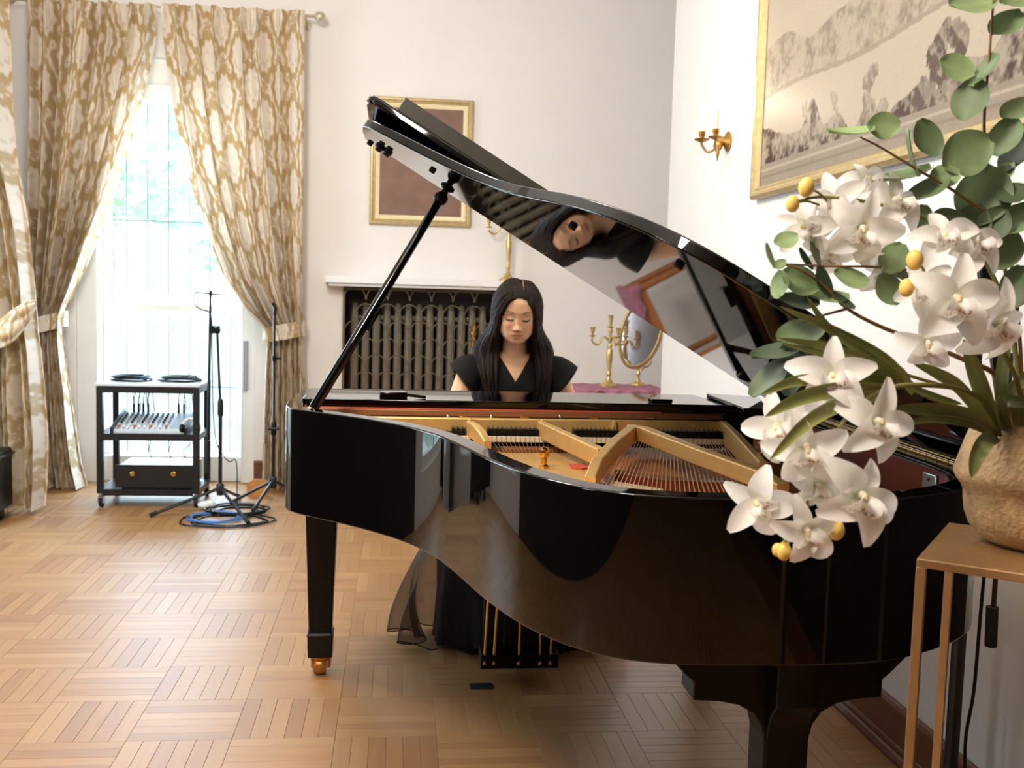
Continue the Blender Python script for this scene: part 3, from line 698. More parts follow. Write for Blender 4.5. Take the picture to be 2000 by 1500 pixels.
MB().grid([el(.112, .205, .0), el(.112, .205, -.016), el(.120, .215, -.024), el(.130, .226, -.018), el(.134, .231, -.004), el(.134, .231, .006), el(.06, .12, .012)], wrap=True).build('frame', 'candle_brass', mir, smooth=True)
MB().add(el(.113, .206, -.010), [tuple(range(40))]).build('mirror_glass', 'chrome', mir)
orn = MB()
for s in (-1, 1):
    orn.tube(crom([(mc.x+.002, TY+.12, tz+.09), (mc.x+s*.03, TY+.12, tz+.12), (mc.x+s*.05, TY+.12, tz+.125), (mc.x+s*.075, TY+.12, tz+.155)], 5), [.006]*15+[.009], 6)
foot_x = atY(1246, 748, TY+.12).x
MB().lathe([(0, 0), (.05, 0), (.045, .01), (.014, .024), (.008, .05), (.015, .07), (.008, .09), (.010, .12), (.004, .14)], (foot_x, TY+.12, tz+.007), 14).build('stand', 'candle_brass', mir, smooth=True)
orn.build('scroll', 'candle_brass', mir, smooth=True)

# ================================================================== SOUND EQUIPMENT
cx0, cx1, cy0, cy1, ctz = atY(187, 737, 6.12).x, atY(389, 746, 6.12).x, 6.12, 6.50, .722
ct = thing('equipment_cart', 'black metal cart with three shelves and casters in front of the window', 'cart', ((cx0+cx1)/2, (cy0+cy1)/2, 0))
lw = .036
for x in (cx0, cx1-lw):
    for y in (cy0, cy1-lw): MB().box(x, x+lw, y, y+lw, .085, ctz-.012).build('leg', 'black_metal', ct, bevel=.003)
for z in (.10, .425, ctz-.02):
    zz = z
    m = MB(); m.box(cx0+lw, cx1-lw, cy0+.002, cy0+.02, zz-.028, zz+.01); m.box(cx0+lw, cx1-lw, cy1-.02, cy1-.002, zz-.028, zz+.01); m.box(cx0+.002, cx0+.02, cy0+lw, cy1-lw, zz-.028, zz+.01); m.box(cx1-.02, cx1-.002, cy0+lw, cy1-lw, zz-.028, zz+.01)
    m.box(cx0+.02, cx1-.02, cy0+.02, cy1-.02, zz, zz+.009).build('shelf', 'black_metal', ct)
MB().box(cx0-.006, cx1+.006, cy0-.008, cy1+.006, ctz-.010, ctz+.006).build('top_shelf', 'silver_paint', ct, bevel=.003)
for x in (cx0+.02, cx1-.02):
    for y in (cy0+.02, cy1-.02):
        k = MB().lathe([(.012, .085), (.012, .07), (.018, .066), (.018, .058)], (x, y, 0), 10).box(x-.016, x-.012, y-.014, y+.03, .022, .062).box(x+.012, x+.016, y-.014, y+.03, .022, .062).build('caster', 'steel', ct)
        MB().lathe([(.0, -.011), (.026, -.011), (.030, -.006), (.030, .006), (.026, .011), (.0, .011)], (x, y+.012, .030), 16, axis=(1, 0, 0)).build('wheel', 'black_rubber', k, smooth=True)
# power amplifier on the lowest shelf
az = .110
am = thing('amplifier', 'black power amplifier with two knobs on the lowest cart shelf', 'amplifier', ((cx0+cx1)/2, 6.3, az))
ax0, ax1 = cx0+.11, cx1-.045
MB().box(ax0, ax1, cy0+.04, cy1-.05, az+.012, az+.135).build('case', 'silver_paint', am, bevel=.004)
MB().box(ax0-.012, ax1+.012, cy0+.024, cy0+.04, az+.004, az+.140).build('front_panel', 'black_metal', am, bevel=.003)
for s in (.21, .76): MB().lathe([(.016, 0), (.015, .018), (.010, .02)], (ax0+(ax1-ax0)*s, cy0+.025, az+.09), 14, axis=(0, -1, 0)).build('knob', 'brass', am, smooth=True)
for x in (ax0+.03, ax1-.03):
    for y in (cy0+.07, cy1-.08): MB().lathe([(.014, 0), (.014, .013)], (x, y, az), 10).build('foot', 'black_rubber', am)
# mixing desk on the middle shelf
mz0 = .435
mx = thing('mixing_desk', 'sloping grey mixing desk with plugs on the middle cart shelf', 'mixer', ((cx0+cx1)/2, 6.3, mz0))
bx0, bx1 = cx0+.09, cx1-.09
def slope(x, t, h=0): return Vector((x, cy0+.02+t*.30, mz0+.022+t*.075+h))
bd = MB(); vs = [(x, cy0+.02+t*.30, z) for x in (bx0, bx1) for t, z in ((0, mz0), (1, mz0), (1, mz0+.097), (0, mz0+.022))]
bd.add(vs, [(0, 3, 2, 1), (4, 5, 6, 7), (0, 1, 5, 4), (1, 2, 6, 5), (2, 3, 7, 6), (3, 0, 4, 7)]).build('case', 'silver_paint', mx, bevel=.003)
for x in (bx0-.008, bx1+.008):
    MB().box(x-.008, x+.008, cy0+.01, cy0+.33, mz0, mz0+.02).bar((x, cy0+.015, mz0+.02), (x, cy0+.325, mz0+.10), .016, .03).build('side_cheek', 'black_metal', mx)
nch = 10
for k in range(nch):
    x = bx0+.02+k*(bx1-bx0-.13)/(nch-1)
    st = MB()
    for t in (.36, .47, .58, .69, .80): st.lathe([(.0075, 0), (.006, .014), (.003, .014)], slope(x, t), 8)
    st.build('knob_row', 'grey_plastic' if k % 2 else 'black_metal', mx)
    MB().bar(slope(x, .04, .001), slope(x, .30, .001), .003, .002).build('fader_slot', 'satin_black', mx)
    MB().box(x-.006, x+.006, slope(x, .14).y-.008, slope(x, .14).y+.008, slope(x, .14).z, slope(x, .14).z+.012).build('fader_cap', 'white_plastic' if k % 3 else 'red_felt', mx)
MB().bar(slope(bx1-.05, .1, .001), slope(bx1-.05, .9, .001), .075, .003).build('master_panel', 'grey_plastic', mx)
for k, s in enumerate((.12, .19, .26, .33, .78, .86)):
    x = bx0+(bx1-bx0)*s; b0 = slope(x, .93)
    pl = MB().lathe([(.007, 0), (.007, .05), (.004, .055), (.003, .085)], b0, 8).build('jack_plug', 'satin_black', mx, smooth=True)
    MB().tube(crom([b0+Vector((0, 0, .083)), b0+Vector((.004, .02, .12)), b0+Vector((.01*(k-2), .06, .13)), b0+Vector((.012*(k-2), .10, .02)), b0+Vector((.012*(k-2), .115, -.06))], 5), .0028, 6).build('plug_cable', 'satin_black', pl, smooth=True)
# headphones hanging over the shelf edge
hp = thing('headphones', 'black headphones lying at the right end of the middle cart shelf', 'headphones', (cx1-.05, cy0+.02, .44))
hx, hy, hz = cx1-.055, cy0+.004, .458
MB().tube([(hx-.045*math.cos(t), hy+.02, hz+.015+.055*math.sin(t)) for t in [PI*i/10 for i in range(11)]], .006, 6).build('headband', 'white_plastic', hp, smooth=True)
for s in (-1, 1): MB().lathe([(.0, -.012), (.022, -.012), (.027, 0), (.022, .012), (0, .012)], (hx+s*.045, hy+.02, hz+.012), 14, axis=(1, 0, 0)).build('ear_cup', 'satin_black', hp, smooth=True)
# coiled cables on the cart top
def coil(name, label, c, rx, ry, n, r, m, seed, h=.03, group=None):
    g = random.Random(seed); P = []
    for i in range(n*24):
        a = 2*PI*i/24; k = i/24
        w = 1+.16*math.sin(k*2.3+seed)+.05*math.sin(5*a+k)
        P.append((c[0]+rx*w*math.cos(a)+.012*math.sin(k*3), c[1]+ry*w*math.sin(a)+.012*math.cos(k*2), c[2]+r+h*(.5+.5*math.sin(k*1.9+.7*math.sin(a)))*min(1, k)))
    return tag(MB().tube(P, r, 6).build(name, m, smooth=True, origin=c), label, 'cable', group)
coil('cable_coil', 'coiled black cable on the left half of the cart top', (cx0+.155, 6.3, ctz+.006), .095, .085, 6, .0045, 'satin_black', 1)
coil('cable_coil', 'flatter coiled grey cable on the right half of the cart top', (cx1-.15, 6.32, ctz+.006), .105, .09, 6, .0045, 'black_metal', 2)
for k, (s, e) in enumerate((((cx0+.20, cy1-.04, .42), (cx0+.24, cy1-.08, .25)), ((cx0+.33, cy1-.04, .42), (cx0+.36, cy1-.09, .25)), ((cx1-.11, cy1-.04, .42), (cx1-.13, cy1-.1, .25)))):
    tag(MB().tube(crom([s, (s[0]+.02, s[1]+.03, .36), (e[0]-.02, e[1]+.02, .29), e], 6), .003, 5).build('signal_cable', 'satin_black', smooth=True, origin=s), ('thin black cable dropping from the mixing desk to the amplifier, at the left', 'thin black cable dropping to the amplifier, middle one of three', 'thin black cable dropping to the amplifier, nearest the headphones')[k], 'cable', 'cables between mixing desk and amplifier')

def tripod(t, c, h, ang, L, r=.011):
    x, y = c
    MB().tube([(x, y, .10), (x, y, h)], r, 10).lathe([(.018, .10), (.022, .12), (.022, .16), (.016, .17)], (x, y, 0), 12).build('lower_tube', 'black_metal', t, smooth=True)
    for a in ang:
        lg = MB().tube([(x+.02*math.cos(a), y+.02*math.sin(a), .135), (x+L*math.cos(a), y+L*math.sin(a), .016)], .0095, 8).build('leg', 'black_metal', t, smooth=True)
        MB().tube([(x+(L-.03)*math.cos(a), y+(L-.03)*math.sin(a), .028), (x+(L+.012)*math.cos(a), y+(L+.012)*math.sin(a), .0125)], .0125, 8).build('rubber_foot', 'black_rubber', lg, smooth=True)
# boom stand by the cart
q = atY(430, 965, 6.02)
ms = thing('microphone_stand', 'black boom stand with a stereo bar on top, right beside the cart', 'microphone stand', (q.x, 6.02, 0))
jx = atY(424, 645, 6.02)
tripod(ms, (q.x, 6.02), .62, (math.radians(204), math.radians(302), math.radians(82)), .38)
MB().tube([(q.x, 6.02, .60), (jx.x, 6.02, jx.z)], .0075, 8).lathe([(.015, .56), (.017, .58), (.017, .64), (.012, .66)], (q.x, 6.02, 0), 12).build('upper_tube', 'black_metal', ms, smooth=True)
MB().box(jx.x-.045, jx.x+.015, 6.005, 6.035, jx.z-.02, jx.z+.025).lathe([(.02, -.02), (.022, 0), (.018, .015)], (jx.x, 6.00, jx.z), 12, axis=(0, -1, 0)).build('clutch', 'satin_black', ms, bevel=.004)
b0, b1 = atY(411, 578, 6.02), atY(404, 925, 6.02)
bo = MB().tube([b0, atY(410, 640, 6.02), atY(407, 800, 6.02), b1], [.006, .008, .009, .009], 8).build('boom', 'black_metal', ms, smooth=True)
MB().tube([atY(406, 860, 6.02), b1], .016, 10).build('boom_weight', 'black_metal', bo, smooth=True)
MB().bar(atY(381, 571, 6.02), atY(435, 576, 6.02), .018, .008).tube([b0, b0+Vector((0, 0, .03))], .009, 8).build('stereo_bar', 'black_metal', bo)
tag(MB().tube(crom([atY(382, 573, 6.01), atY(378, 592, 6.00), atY(392, 604, 6.00), atY(412, 618, 6.00), atY(414, 700, 5.995), atY(420, 850, 5.99), atY(445, 900, 5.98), (q.x+.10, 5.96, .30), (q.x+.12, 5.9, .02), (q.x+.2, 5.84, .006)], 6), .003, 5).build('microphone_cable', 'satin_black', smooth=True, origin=(q.x, 6.0, .5)), 'thin black cable running down the boom stand to the floor', 'cable')
# straight stand by the right curtain
q = atZ(533, 985, 0); c0 = atY(537, 700, q.y)
m2 = thing('microphone_stand', 'straight black microphone stand in front of the right curtain', 'microphone stand', (q.x, q.y, 0))
tripod(m2, (q.x, q.y), atY(537, 840, q.y).z, (math.radians(184), math.radians(250), math.radians(40)), .24)
tp = atY(541, 592, q.y)
MB().tube([(q.x, q.y, atY(537, 845, q.y).z-.02), (q.x, q.y, tp.z-.03)], .0075, 8).build('upper_tube', 'black_metal', m2, smooth=True)
MB().lathe([(.014, -.03), (.018, -.02), (.018, .04), (.013, .05)], (q.x, q.y, atY(537, 840, q.y).z), 12).tube([(q.x-.03, q.y-.01, atY(537, 840, q.y).z+.01), (q.x+.035, q.y-.01, atY(537, 840, q.y).z+.01)], .010, 8).build('clutch', 'satin_black', m2, smooth=True)
MB().lathe([(.010, -.02), (.014, 0), (.010, .02)], (q.x, q.y, c0.z), 10).bar((q.x, q.y, c0.z), (q.x+.04, q.y, c0.z), .01, .012).build('cable_clip', 'satin_black', m2, smooth=True)
MB().tube([(q.x-.012, q.y, tp.z), (q.x+.004, q.y, tp.z-.03), (q.x, q.y, tp.z-.07)], [.012, .011, .010], 8).build('microphone_clip', 'satin_black', m2, smooth=True)
# heap of cables, adapter, cardboard on the floor
q = atZ(445, 1018, 0)
coil('floor_cable', 'black cable looped widely on the parquet between the stands', (q.x, q.y, 0), .22, .16, 3, .0045, 'satin_black', 5, .004)
coil('floor_cable', 'blue cable in smaller loops on the parquet', (q.x-.08, q.y+.06, .004), .14, .13, 3, .004, 'blue_cable', 8, .006)
coil('floor_cable', 'second black cable heaped under the boom stand', (q.x+.02, q.y+.24, 0), .15, .13, 4, .005, 'satin_black', 12, .02)
q = atZ(404, 994, 0)
ad = MB().ball((q.x, q.y, .024), (.055, .04, .024), 16, 8)
tag(ad.build('plug_adapter', 'white_plastic', smooth=True, origin=(q.x, q.y, 0)), 'rounded white adapter among the cables', 'adapter')
q = atZ(500, 972, 0)
tag(MB().add([(q.x-.06, q.y+.03, 0), (q.x+.06, q.y+.06, 0), (q.x+.06, q.y+.05, .10), (q.x-.02, q.y+.03, .11), (q.x-.06, q.y+.02, .08), (q.x-.06, q.y+.04, 0), (q.x+.06, q.y+.07, 0), (q.x+.06, q.y+.06, .10), (q.x-.02, q.y+.04, .11), (q.x-.06, q.y+.03, .08)], [(0, 1, 2, 3, 4), (9, 8, 7, 6, 5), (0, 5, 6, 1), (1, 6, 7, 2), (2, 7, 8, 3), (3, 8, 9, 4), (4, 9, 5, 0)]).build('cardboard_piece', 'cardboard', origin=(q.x, q.y, 0)), 'orange brown cardboard piece standing behind the cables', 'cardboard')
# black case on casters at the left edge
bx = thing('equipment_case', 'black case on casters under the swagged curtain at the left edge', 'case', (-2.27, 5.70, 0))
MB().box(-2.55, -2.075, 5.58, 5.83, .075, .40).build('body', 'satin_black', bx, bevel=.012)
MB().box(-2.56, -2.065, 5.57, 5.84, .36, .375).build('lid_rim', 'black_metal', bx, bevel=.003)
for x in (-2.14, -2.36):
    MB().box(x-.02, x+.02, 5.575, 5.60, .055, .08).lathe([(0, -.012), (.03, -.012), (.034, 0), (.03, .012), (0, .012)], (x, 5.585, .034), 14, axis=(1, 0, 0)).build('caster', 'black_rubber', bx)
for x in (-2.14, -2.36):
    MB().box(x-.02, x+.02, 5.80, 5.825, .055, .08).lathe([(0, -.012), (.03, -.012), (.034, 0), (.03, .012), (0, .012)], (x, 5.815, .034), 14, axis=(1, 0, 0)).build('caster', 'black_rubber', bx)
# black plate on the parquet
q = atZ(940, 1341, 0)
tp_ = MB().box(q.x-.037, q.x+.037, q.y-.022, q.y+.022, .0012, .004).box(q.x-.03, q.x+.03, q.y-.006, q.y+.014, .004, .0052)
tag(tp_.build('floor_plate', 'tape_black', origin=(q.x, q.y, 0)), 'small black plate stuck on the parquet in front of the pedals', 'plate')

# ================================================================== GRAND PIANO
ZT, ZBOT = .98, .697
pn = thing('grand_piano', 'black polished grand piano with raised lid in the middle of the room', 'piano', (.42, 2.7, 0))
outl = [(-.285, 3.74), (-.300, 3.3), (-.308, 3.05), (-.305, 2.92), (-.296, 2.835), (-.270, 2.785), (-.226, 2.738), (-.176, 2.690), (-.118, 2.634), (-.042, 2.548), (.030, 2.446), (.092, 2.318), (.136, 2.165), (.176, 2.005), (.213, 1.885), (.258, 1.782), (.314, 1.700), (.380, 1.645), (.462, 1.618), (.571, 1.608), (.728, 1.606), (.850, 1.626), (.975, 1.690), (1.066, 1.765), (1.112, 1.845), (1.130, 1.95), (1.142, 2.3), (1.160, 2.9), (1.178, 3.4), (1.190, 3.74)]
OUTP = [Vector((p.x, p.y)) for p in crom([(*p, 0) for p in outl], 5)]
INP = offset(OUTP, -.048); INP2 = offset(OUTP, -.054)
def chk(P):    # inner side test: centroid side
    return P
if (INP[len(INP)//2]-Vector((.5, 2.5))).length > (OUTP[len(OUTP)//2]-Vector((.5, 2.5))).length: INP = offset(OUTP, .048); INP2 = offset(OUTP, .054)
# rim up to the arms; the arms step down towards the keys
cut = [i for i, p in enumerate(OUTP) if p.y < 3.36]; i0, i1 = cut[0], cut[-1]+1
MB().ring(OUTP[i0:i1], INP[i0:i1], ZBOT, ZT).build('rim', 'piano_black', pn, smooth=True, bevel=.004, bseg=3)
MB().ring(INP[i0+1:i1-1], INP2[i0+1:i1-1], .84, ZT-.008).build('inner_rim', 'mahogany', pn, smooth=True)
for seg in (OUTP[:i0+1], OUTP[i1-1:]):
    inn = INP[:i0+1] if seg is OUTP[:i0+1] or seg[0] == OUTP[0] else INP[i1-1:]
    pts = [(p, q) for p, q in zip(seg, inn)]
    ys = [p.y for p in seg]; m_ = MB(); n_ = len(pts)
    top = lambda y: ZT-.17*(max(0, (y-3.36)/.38))**2.2
    P = [[(*p, ZBOT) for p, q in pts], [(*p, top(p.y)) for p, q in pts], [(*q, top(q.y)) for p, q in pts], [(*q, ZBOT) for p, q in pts]]
    m_.grid(P+[P[0]]); m_.add([P[k][0] for k in range(4)], [(0, 1, 2, 3)]); m_.add([P[k][-1] for k in range(4)], [(0, 1, 2, 3)])
    m_.build('arm', 'piano_black', pn, smooth=True, merge=1e-5)
poly_in = [(p.x, p.y) for p in INP2[i0:i1]]
MB().prism(poly_in, lambda p: (*p, .835), lambda p: (*p, .846)).build('soundboard', 'soundboard_wood', pn)
MB().prism([(p.x, p.y) for p in INP], lambda p: (*p, ZBOT+.012), lambda p: (*p, ZBOT+.03)).build('bottom_frame', 'satin_black', pn)
# key bed, keys, fallboard
MB().box(-.24, 1.135, 3.02, 3.74, .655, .715).build('key_bed', 'piano_black', pn, bevel=.004)
MB().box(-.235, 1.13, 3.715, 3.74, .715, .765).build('key_slip', 'piano_black', pn, bevel=.003)
kx0, kx1 = -.17, 1.06; kw = (kx1-kx0)/52
k_ = MB()
for i in range(52): k_.box(kx0+i*kw+.0006, kx0+(i+1)*kw-.0006, 3.56, 3.71, .735, .757)
k = k_.build('white_keys', 'ivory', pn); k['kind'] = 'stuff'
k_ = MB()
for i in range(51):
    if (i % 7) not in (1, 4): k_.box(kx0+(i+1)*kw-.0055, kx0+(i+1)*kw+.0055, 3.56, 3.655, .757, .769)
k = k_.build('black_keys', 'satin_black', pn); k['kind'] = 'stuff'
MB().box(-.235, kx0-.004, 3.54, 3.712, .715, .79).box(kx1+.004, 1.13, 3.54, 3.712, .715, .79).build('key_block', 'piano_black', pn, bevel=.004)
MB().bar((-.235, 3.545, .76), (-.235, 3.47, .95), .001, .001).box(-.23, 1.125, 3.50, 3.535, .735, .955).build('fallboard', 'piano_black', pn, bevel=.005)
# music desk folded flat, its front beam
DY = 2.985
dx0, dx1 = atY(590, 785, DY).x, atY(1415, 795, DY).x
MB().box(dx0, dx1, DY, 3.30, .968, .988).build('music_desk', 'piano_black', pn, bevel=.003)
MB().box(dx0, atY(1473, 795, DY).x, DY+.004, DY+.05, .9625, .980).build('desk_beam', 'piano_black', pn, bevel=.002)
q = atY(765, 786, 3.0); MB().box(q.x-.035, q.x+.045, 3.0, 3.05, .988, 1.008).bar((q.x+.03, 3.02, 1.0), (q.x+.10, 3.03, .992), .012, .008).build('desk_support', 'piano_black', pn, bevel=.003)
q = atY(1290, 786, 3.02); MB().box(q.x-.03, q.x+.035, 3.01, 3.06, .988, 1.0).build('desk_support', 'piano_black', pn, bevel=.003)
sl = [atZ(u, v, 1.0) for u, v in ((1380, 768), (1484, 775), (1500, 799), (1452, 797))]
MB().prism([(p.x, p.y) for p in sl], lambda p: (*p, .983), lambda p: (*p, 1.0)).build('desk_slide', 'piano_black', pn, bevel=.003)
MB().box(atY(1412, 800, DY).x, atY(1474, 800, DY).x, DY-.005, 3.05, .86, .966).build('cheek_block', 'piano_black', pn, bevel=.004)
MB().box(dx0+.01, atY(1410, 800, DY).x, 2.966, 3.02, .943, .962).build('pin_block', 'pin_block_wood', pn, bevel=.003)
MB().box(dx0+.01, atY(1290, 800, DY).x, 2.968, 2.99, .962, .9645).build('felt_strip', 'red_felt', pn)
for u in (875, 960, 1094):
    q = atY(u, 813, 2.965); MB().lathe([(.006, 0), (.005, .004), (.001, .006)], q, 10, axis=(0, -1, 0)).build('screw', 'steel', pn, smooth=True)
for u in (905, 1024, 1160, 1270):
    q = atY(u, 815, 2.965); MB().box(q.x-.012, q.x+.012, 2.958, 2.966, q.z-.004, q.z+.004).build('brass_plate', 'brass', pn, bevel=.001)
# cast plate
ZS, ZP = .886, .868
fl0, fl1 = atY(700, 830, 2.94).x, atY(1416, 830, 2.94).x
pl = MB().box(fl0, fl1, 2.935, 2.962, .903, .9425)
for u in (918, 1058, 1198, 1413): q = atY(u, 830, 2.935); pl.box(q.x-.006, q.x+.006, 2.918, 2.936, .900, .944)
pl.build('plate_flange', 'gold_plate', pn, bevel=.003)
web = [atZ(u, v, ZP) for u, v in ((905, 872), (985, 884), (1090, 884), (1185, 886), (1163, 912), (1156, 940), (1180, 951), (1260, 962))]
ii = [i for i, p in enumerate(INP2) if p.x < .60 and p.y < 2.62]
web_p = [(p.x, p.y) for p in web]+[(INP2[i].x, INP2[i].y) for i in ii[::-1]]
MB().prism(web_p, lambda p: (*p, .850), lambda p: (*p, ZP)).build('plate_web', 'gold_plate', pn, bevel=.002)
def strut(name, pts, w, h, z1):
    """pts = (u, v, z) along the top edge"""
    P = [atZ(u, v, z) for u, v, z in pts]; n = len(P); m = MB(); rows = []
    for i in range(n):
        d = (P[min(i+1, n-1)]-P[max(i-1, 0)]); d.z = 0; d.normalize(); s = Vector((d.y, -d.x, 0))
        rows.append([P[i]+s*w/2, P[i]-s*w/2, P[i]-s*w*.42-Vector((0, 0, h)), P[i]+s*w*.42-Vector((0, 0, h))])
    m.grid(rows, wrap=True); m.add(rows[0], [(3, 2, 1, 0)]); m.add(rows[-1], [(0, 1, 2, 3)])
    return m.build(name, 'gold_plate', pn, bevel=.004, bseg=3)
strut('plate_strut', [(918, 822, .944), (930, 828, .944), (942, 842, .938), (953, 862, .915)], .022, .045, 0)
strut('plate_strut', [(1058, 823, .944), (1110, 846, .940), (1176, 876, .930)], .024, .048, 0)
strut('plate_strut', [(1236, 830, .950), (1200, 858, .945), (1166, 896, .935), (1152, 932, .905)], .026, .050, 0)
strut('plate_strut', [(1232, 829, .950), (1260, 834, .950), (1360, 872, .945), (1490, 918, .935), (1530, 945, .92)], .030, .042, 0)
strut('plate_strut', [(1412, 822, .946), (1440, 846, .944), (1492, 902, .935)], .022, .060, 0)
q = atZ(1489, 935, .875)
MB().lathe([(.014, 0), (.014, .05), (.010, .055), (.010, .066), (.016, .072), (.016, .086), (.012, .09), (.014, .10), (.010, .108), (.003, .112)], q, 14).build('plate_bolt', 'brass', pn, smooth=True)
q = atZ(1062, 914, ZP)
MB().lathe([(.013, 0), (.014, .006), (.008, .010), (.008, .026), (.012, .030), (.014, .040), (.011, .050), (.004, .054)], q, 14).build('plate_bolt', 'brass', pn, smooth=True)
for pts in (((1112, 906), (1128, 908), (1142, 906), (1150, 914), (1136, 916), (1118, 914)), ((1152, 930), (1160, 938), (1185, 948), (1205, 953), (1182, 954), (1158, 944))):
    P = [atZ(u, v, ZP+.003) for u, v in pts]
    MB().prism([(p.x, p.y) for p in P], lambda p: (*p, ZP), lambda p: (*p, ZP+.005)).build('felt_strip', 'red_felt', pn)
P = [atZ(u, v, ZP+.004) for u, v in ((1180, 936), (1215, 944), (1295, 956), (1295, 961), (1205, 951), (1180, 942))]
MB().prism([(p.x, p.y) for p in P], lambda p: (*p, .846), lambda p: (*p, ZP+.006)).build('hitch_rail', 'white_felt', pn)
P = [atZ(u, v, .862) for u, v in ((1200, 925), (1300, 938), (1440, 945), (1440, 952), (1300, 946), (1200, 933))]
MB().prism([(p.x, p.y) for p in P], lambda p: (*p, .846), lambda p: (*p, .872)).build('bridge', 'mahogany', pn)
# strings
NSg = 36
for i in range(NSg):
    t = i/(NSg-1); a, c = atZ(1222+190*t, 862-2*t, ZS), atZ(1170+325*t**1.08, 940+30*t**.7, ZS-.006)
    c = a+(c-a)*1.16
    MB().tube([a, c], .0011+.0009*t, 5).build('string', 'string_wire', pn, smooth=True)
for i in range(26):
    t = i/25; a, c = atZ(962+205*t, 862, ZS), atZ(985+172*t, 893+10*t, ZS-.006)
    MB().tube([a, c], .0006, 4).build('string', 'string_wire', pn, smooth=True)
P = [atZ(u, v, ZP+.006) for u, v in ((980, 873), (1165, 873), (1165, 879), (985, 879))]
MB().prism([(p.x, p.y) for p in P], lambda p: (*p, ZP-.01), lambda p: (*p, ZP+.008)).build('capo_bar', 'pin_block_wood', pn)
# dampers
first = None
for u0, u1, n_ in ((886, 914, 4), (956, 1066, 13), (1082, 1102, 3), (1124, 1204, 10), (1284, 1410, 15)):
    for i in range(n_):
        u = u0+(u1-u0)*i/(n_-1); q = atY(u, 858, 2.865)
        if first is None:
            fx = q.x; first = MB().box(q.x-.0052, q.x+.0052, 2.864, 2.90, ZS+.016, ZS+.036).tube([(q.x, 2.895, ZS+.03), (q.x, 2.912, ZS+.038)], .0012, 5).build('damper', 'satin_black', pn)
            MB().box(q.x-.0058, q.x+.0058, 2.852, 2.90, ZS+.0015, ZS+.0165).build('damper_felt', 'white_felt', first)
        else: dup(first, pn, (q.x-fx, 0, 0))
MB().box(dx0+.03, atY(1412, 850, 2.9).x, 2.905, 2.93, .868, .902).build('damper_rail', 'satin_black', pn)

# ---- lid on its hinge, raised 30.8 degrees
AL = math.radians(30.8); sv = Vector((.037, 1, 0)).normalized(); uv_ = Vector((sv.y, -sv.x, 0))
H0 = Vector((1.168, 3.1, .987)); LL = uv_*-math.cos(AL)+Vector((0, 0, math.sin(AL))); LN = uv_*math.sin(AL)+Vector((0, 0, math.cos(AL)))
def lp(d, t, h=0): return H0+sv*t+LL*d+LN*h
def onlid(u, v, h=0):
    d = ray(u, v); P0 = H0+LN*h; return CAM+d*((P0-CAM).dot(LN)/d.dot(LN))
lidpl = offset(OUTP, .010) if (offset(OUTP, .010)[60]-Vector((.5, 2.5))).length > (OUTP[60]-Vector((.5, 2.5))).length else offset(OUTP, -.010)
dt = []
for p in lidpl:
    qv = Vector((p.x, p.y, 0))-Vector((H0.x, H0.y, 0)); d, t = -qv.dot(uv_), qv.dot(sv)
    if t < -.02 and d > .004: dt.append((d, t))
dt = [(dt[0][0]-.004, .0), (dt[0][0], -.012)]+dt
while dt[-1][1] > -.9 and len(dt) > 10 and dt[-1][0] < .03: dt.pop()
tmin = min(t for d, t in dt if d < .2)
dt = dt+[(0, dt[-1][1]), (0, 0)]
LT = .024
lid = MB().prism(dt, lambda p: lp(p[0], p[1], 0), lambda p: lp(p[0], p[1], LT)).build('lid', 'piano_black', pn, bevel=.006, bseg=4)
# front flap folded back over the lid
fp = [(.02, -.004), (1.475, -.004), (1.487, -.03), (1.487, -.36), (1.478, -.392), (1.455, -.404), (.02, -.404)]
def flp(p, h): d, t = p; return lp(d, t, LT+.004+(-t)/.404*.026+h)
flap = MB().prism(fp, lambda p: flp(p, 0), lambda p: flp(p, .022)).build('lid_flap', 'piano_black', lid, bevel=.006, bseg=4)
MB().prism([(.10, -.372), (1.402, -.372), (1.402, -.392), (.10, -.392)], lambda p: flp(p, .0225), lambda p: flp(p, .063)).build('flap_rail', 'reflection_grey', flap, bevel=.002)
for d in (.15, .75, 1.35): MB().tube([lp(d-.05, 0, LT+.012), lp(d+.05, 0, LT+.012)], .006, 8).build('flap_hinge', 'chrome', lid, smooth=True)
for u, v in ((723, 279), (845, 332), (1119, 441), (1327, 516)):
    P = onlid(u, v); MB().lathe([(.009, 0), (.009, .006), (.007, .008)], P, 10, axis=-LN).build('rubber_bumper', 'black_rubber', lid)
P = onlid(750, 291); kn = MB()
for s in (-.015, .015): kn.lathe([(.014, 0), (.014, .006), (.010, .009), (.010, .014), (.007, .016)], P+LL*-s*.9, 12, axis=-LN)
kn.build('lid_catch', 'black_metal', lid, smooth=True)
q = onlid(874, 366)
MB().lathe([(.022, 0), (.022, .004), (.014, .010)], q, 14, axis=-LN).build('prop_cup', 'satin_black', lid, smooth=True)
# prop stick
pa = atY(607, 806, 2.83); pb = q-LN*.012; dr = (pb-pa)
pr = MB().tube([pa, pa+dr*.04, pa+dr*.5, pa+dr*.955, pb], [.013, .0145, .0135, .0125, .010], 12).build('lid_prop', 'piano_black', pn, smooth=True)
MB().tube([pa+dr*.945, pa+dr*.958, pa+dr*.972, pa+dr*.985], [.016, .021, .021, .014], 12).build('prop_collar', 'satin_black', pr, smooth=True)
MB().tube([pa+dr*.46+Vector((.016, -.004, 0)), pa+dr*.36+Vector((.017, -.004, 0))], .007, 8).build('short_prop', 'piano_black', pr, smooth=True)
MB().lathe([(.016, -.012), (.018, 0), (.016, .012)], pa, 12, axis=(1, 0, 0)).build('prop_pivot', 'brass', pr, smooth=True)
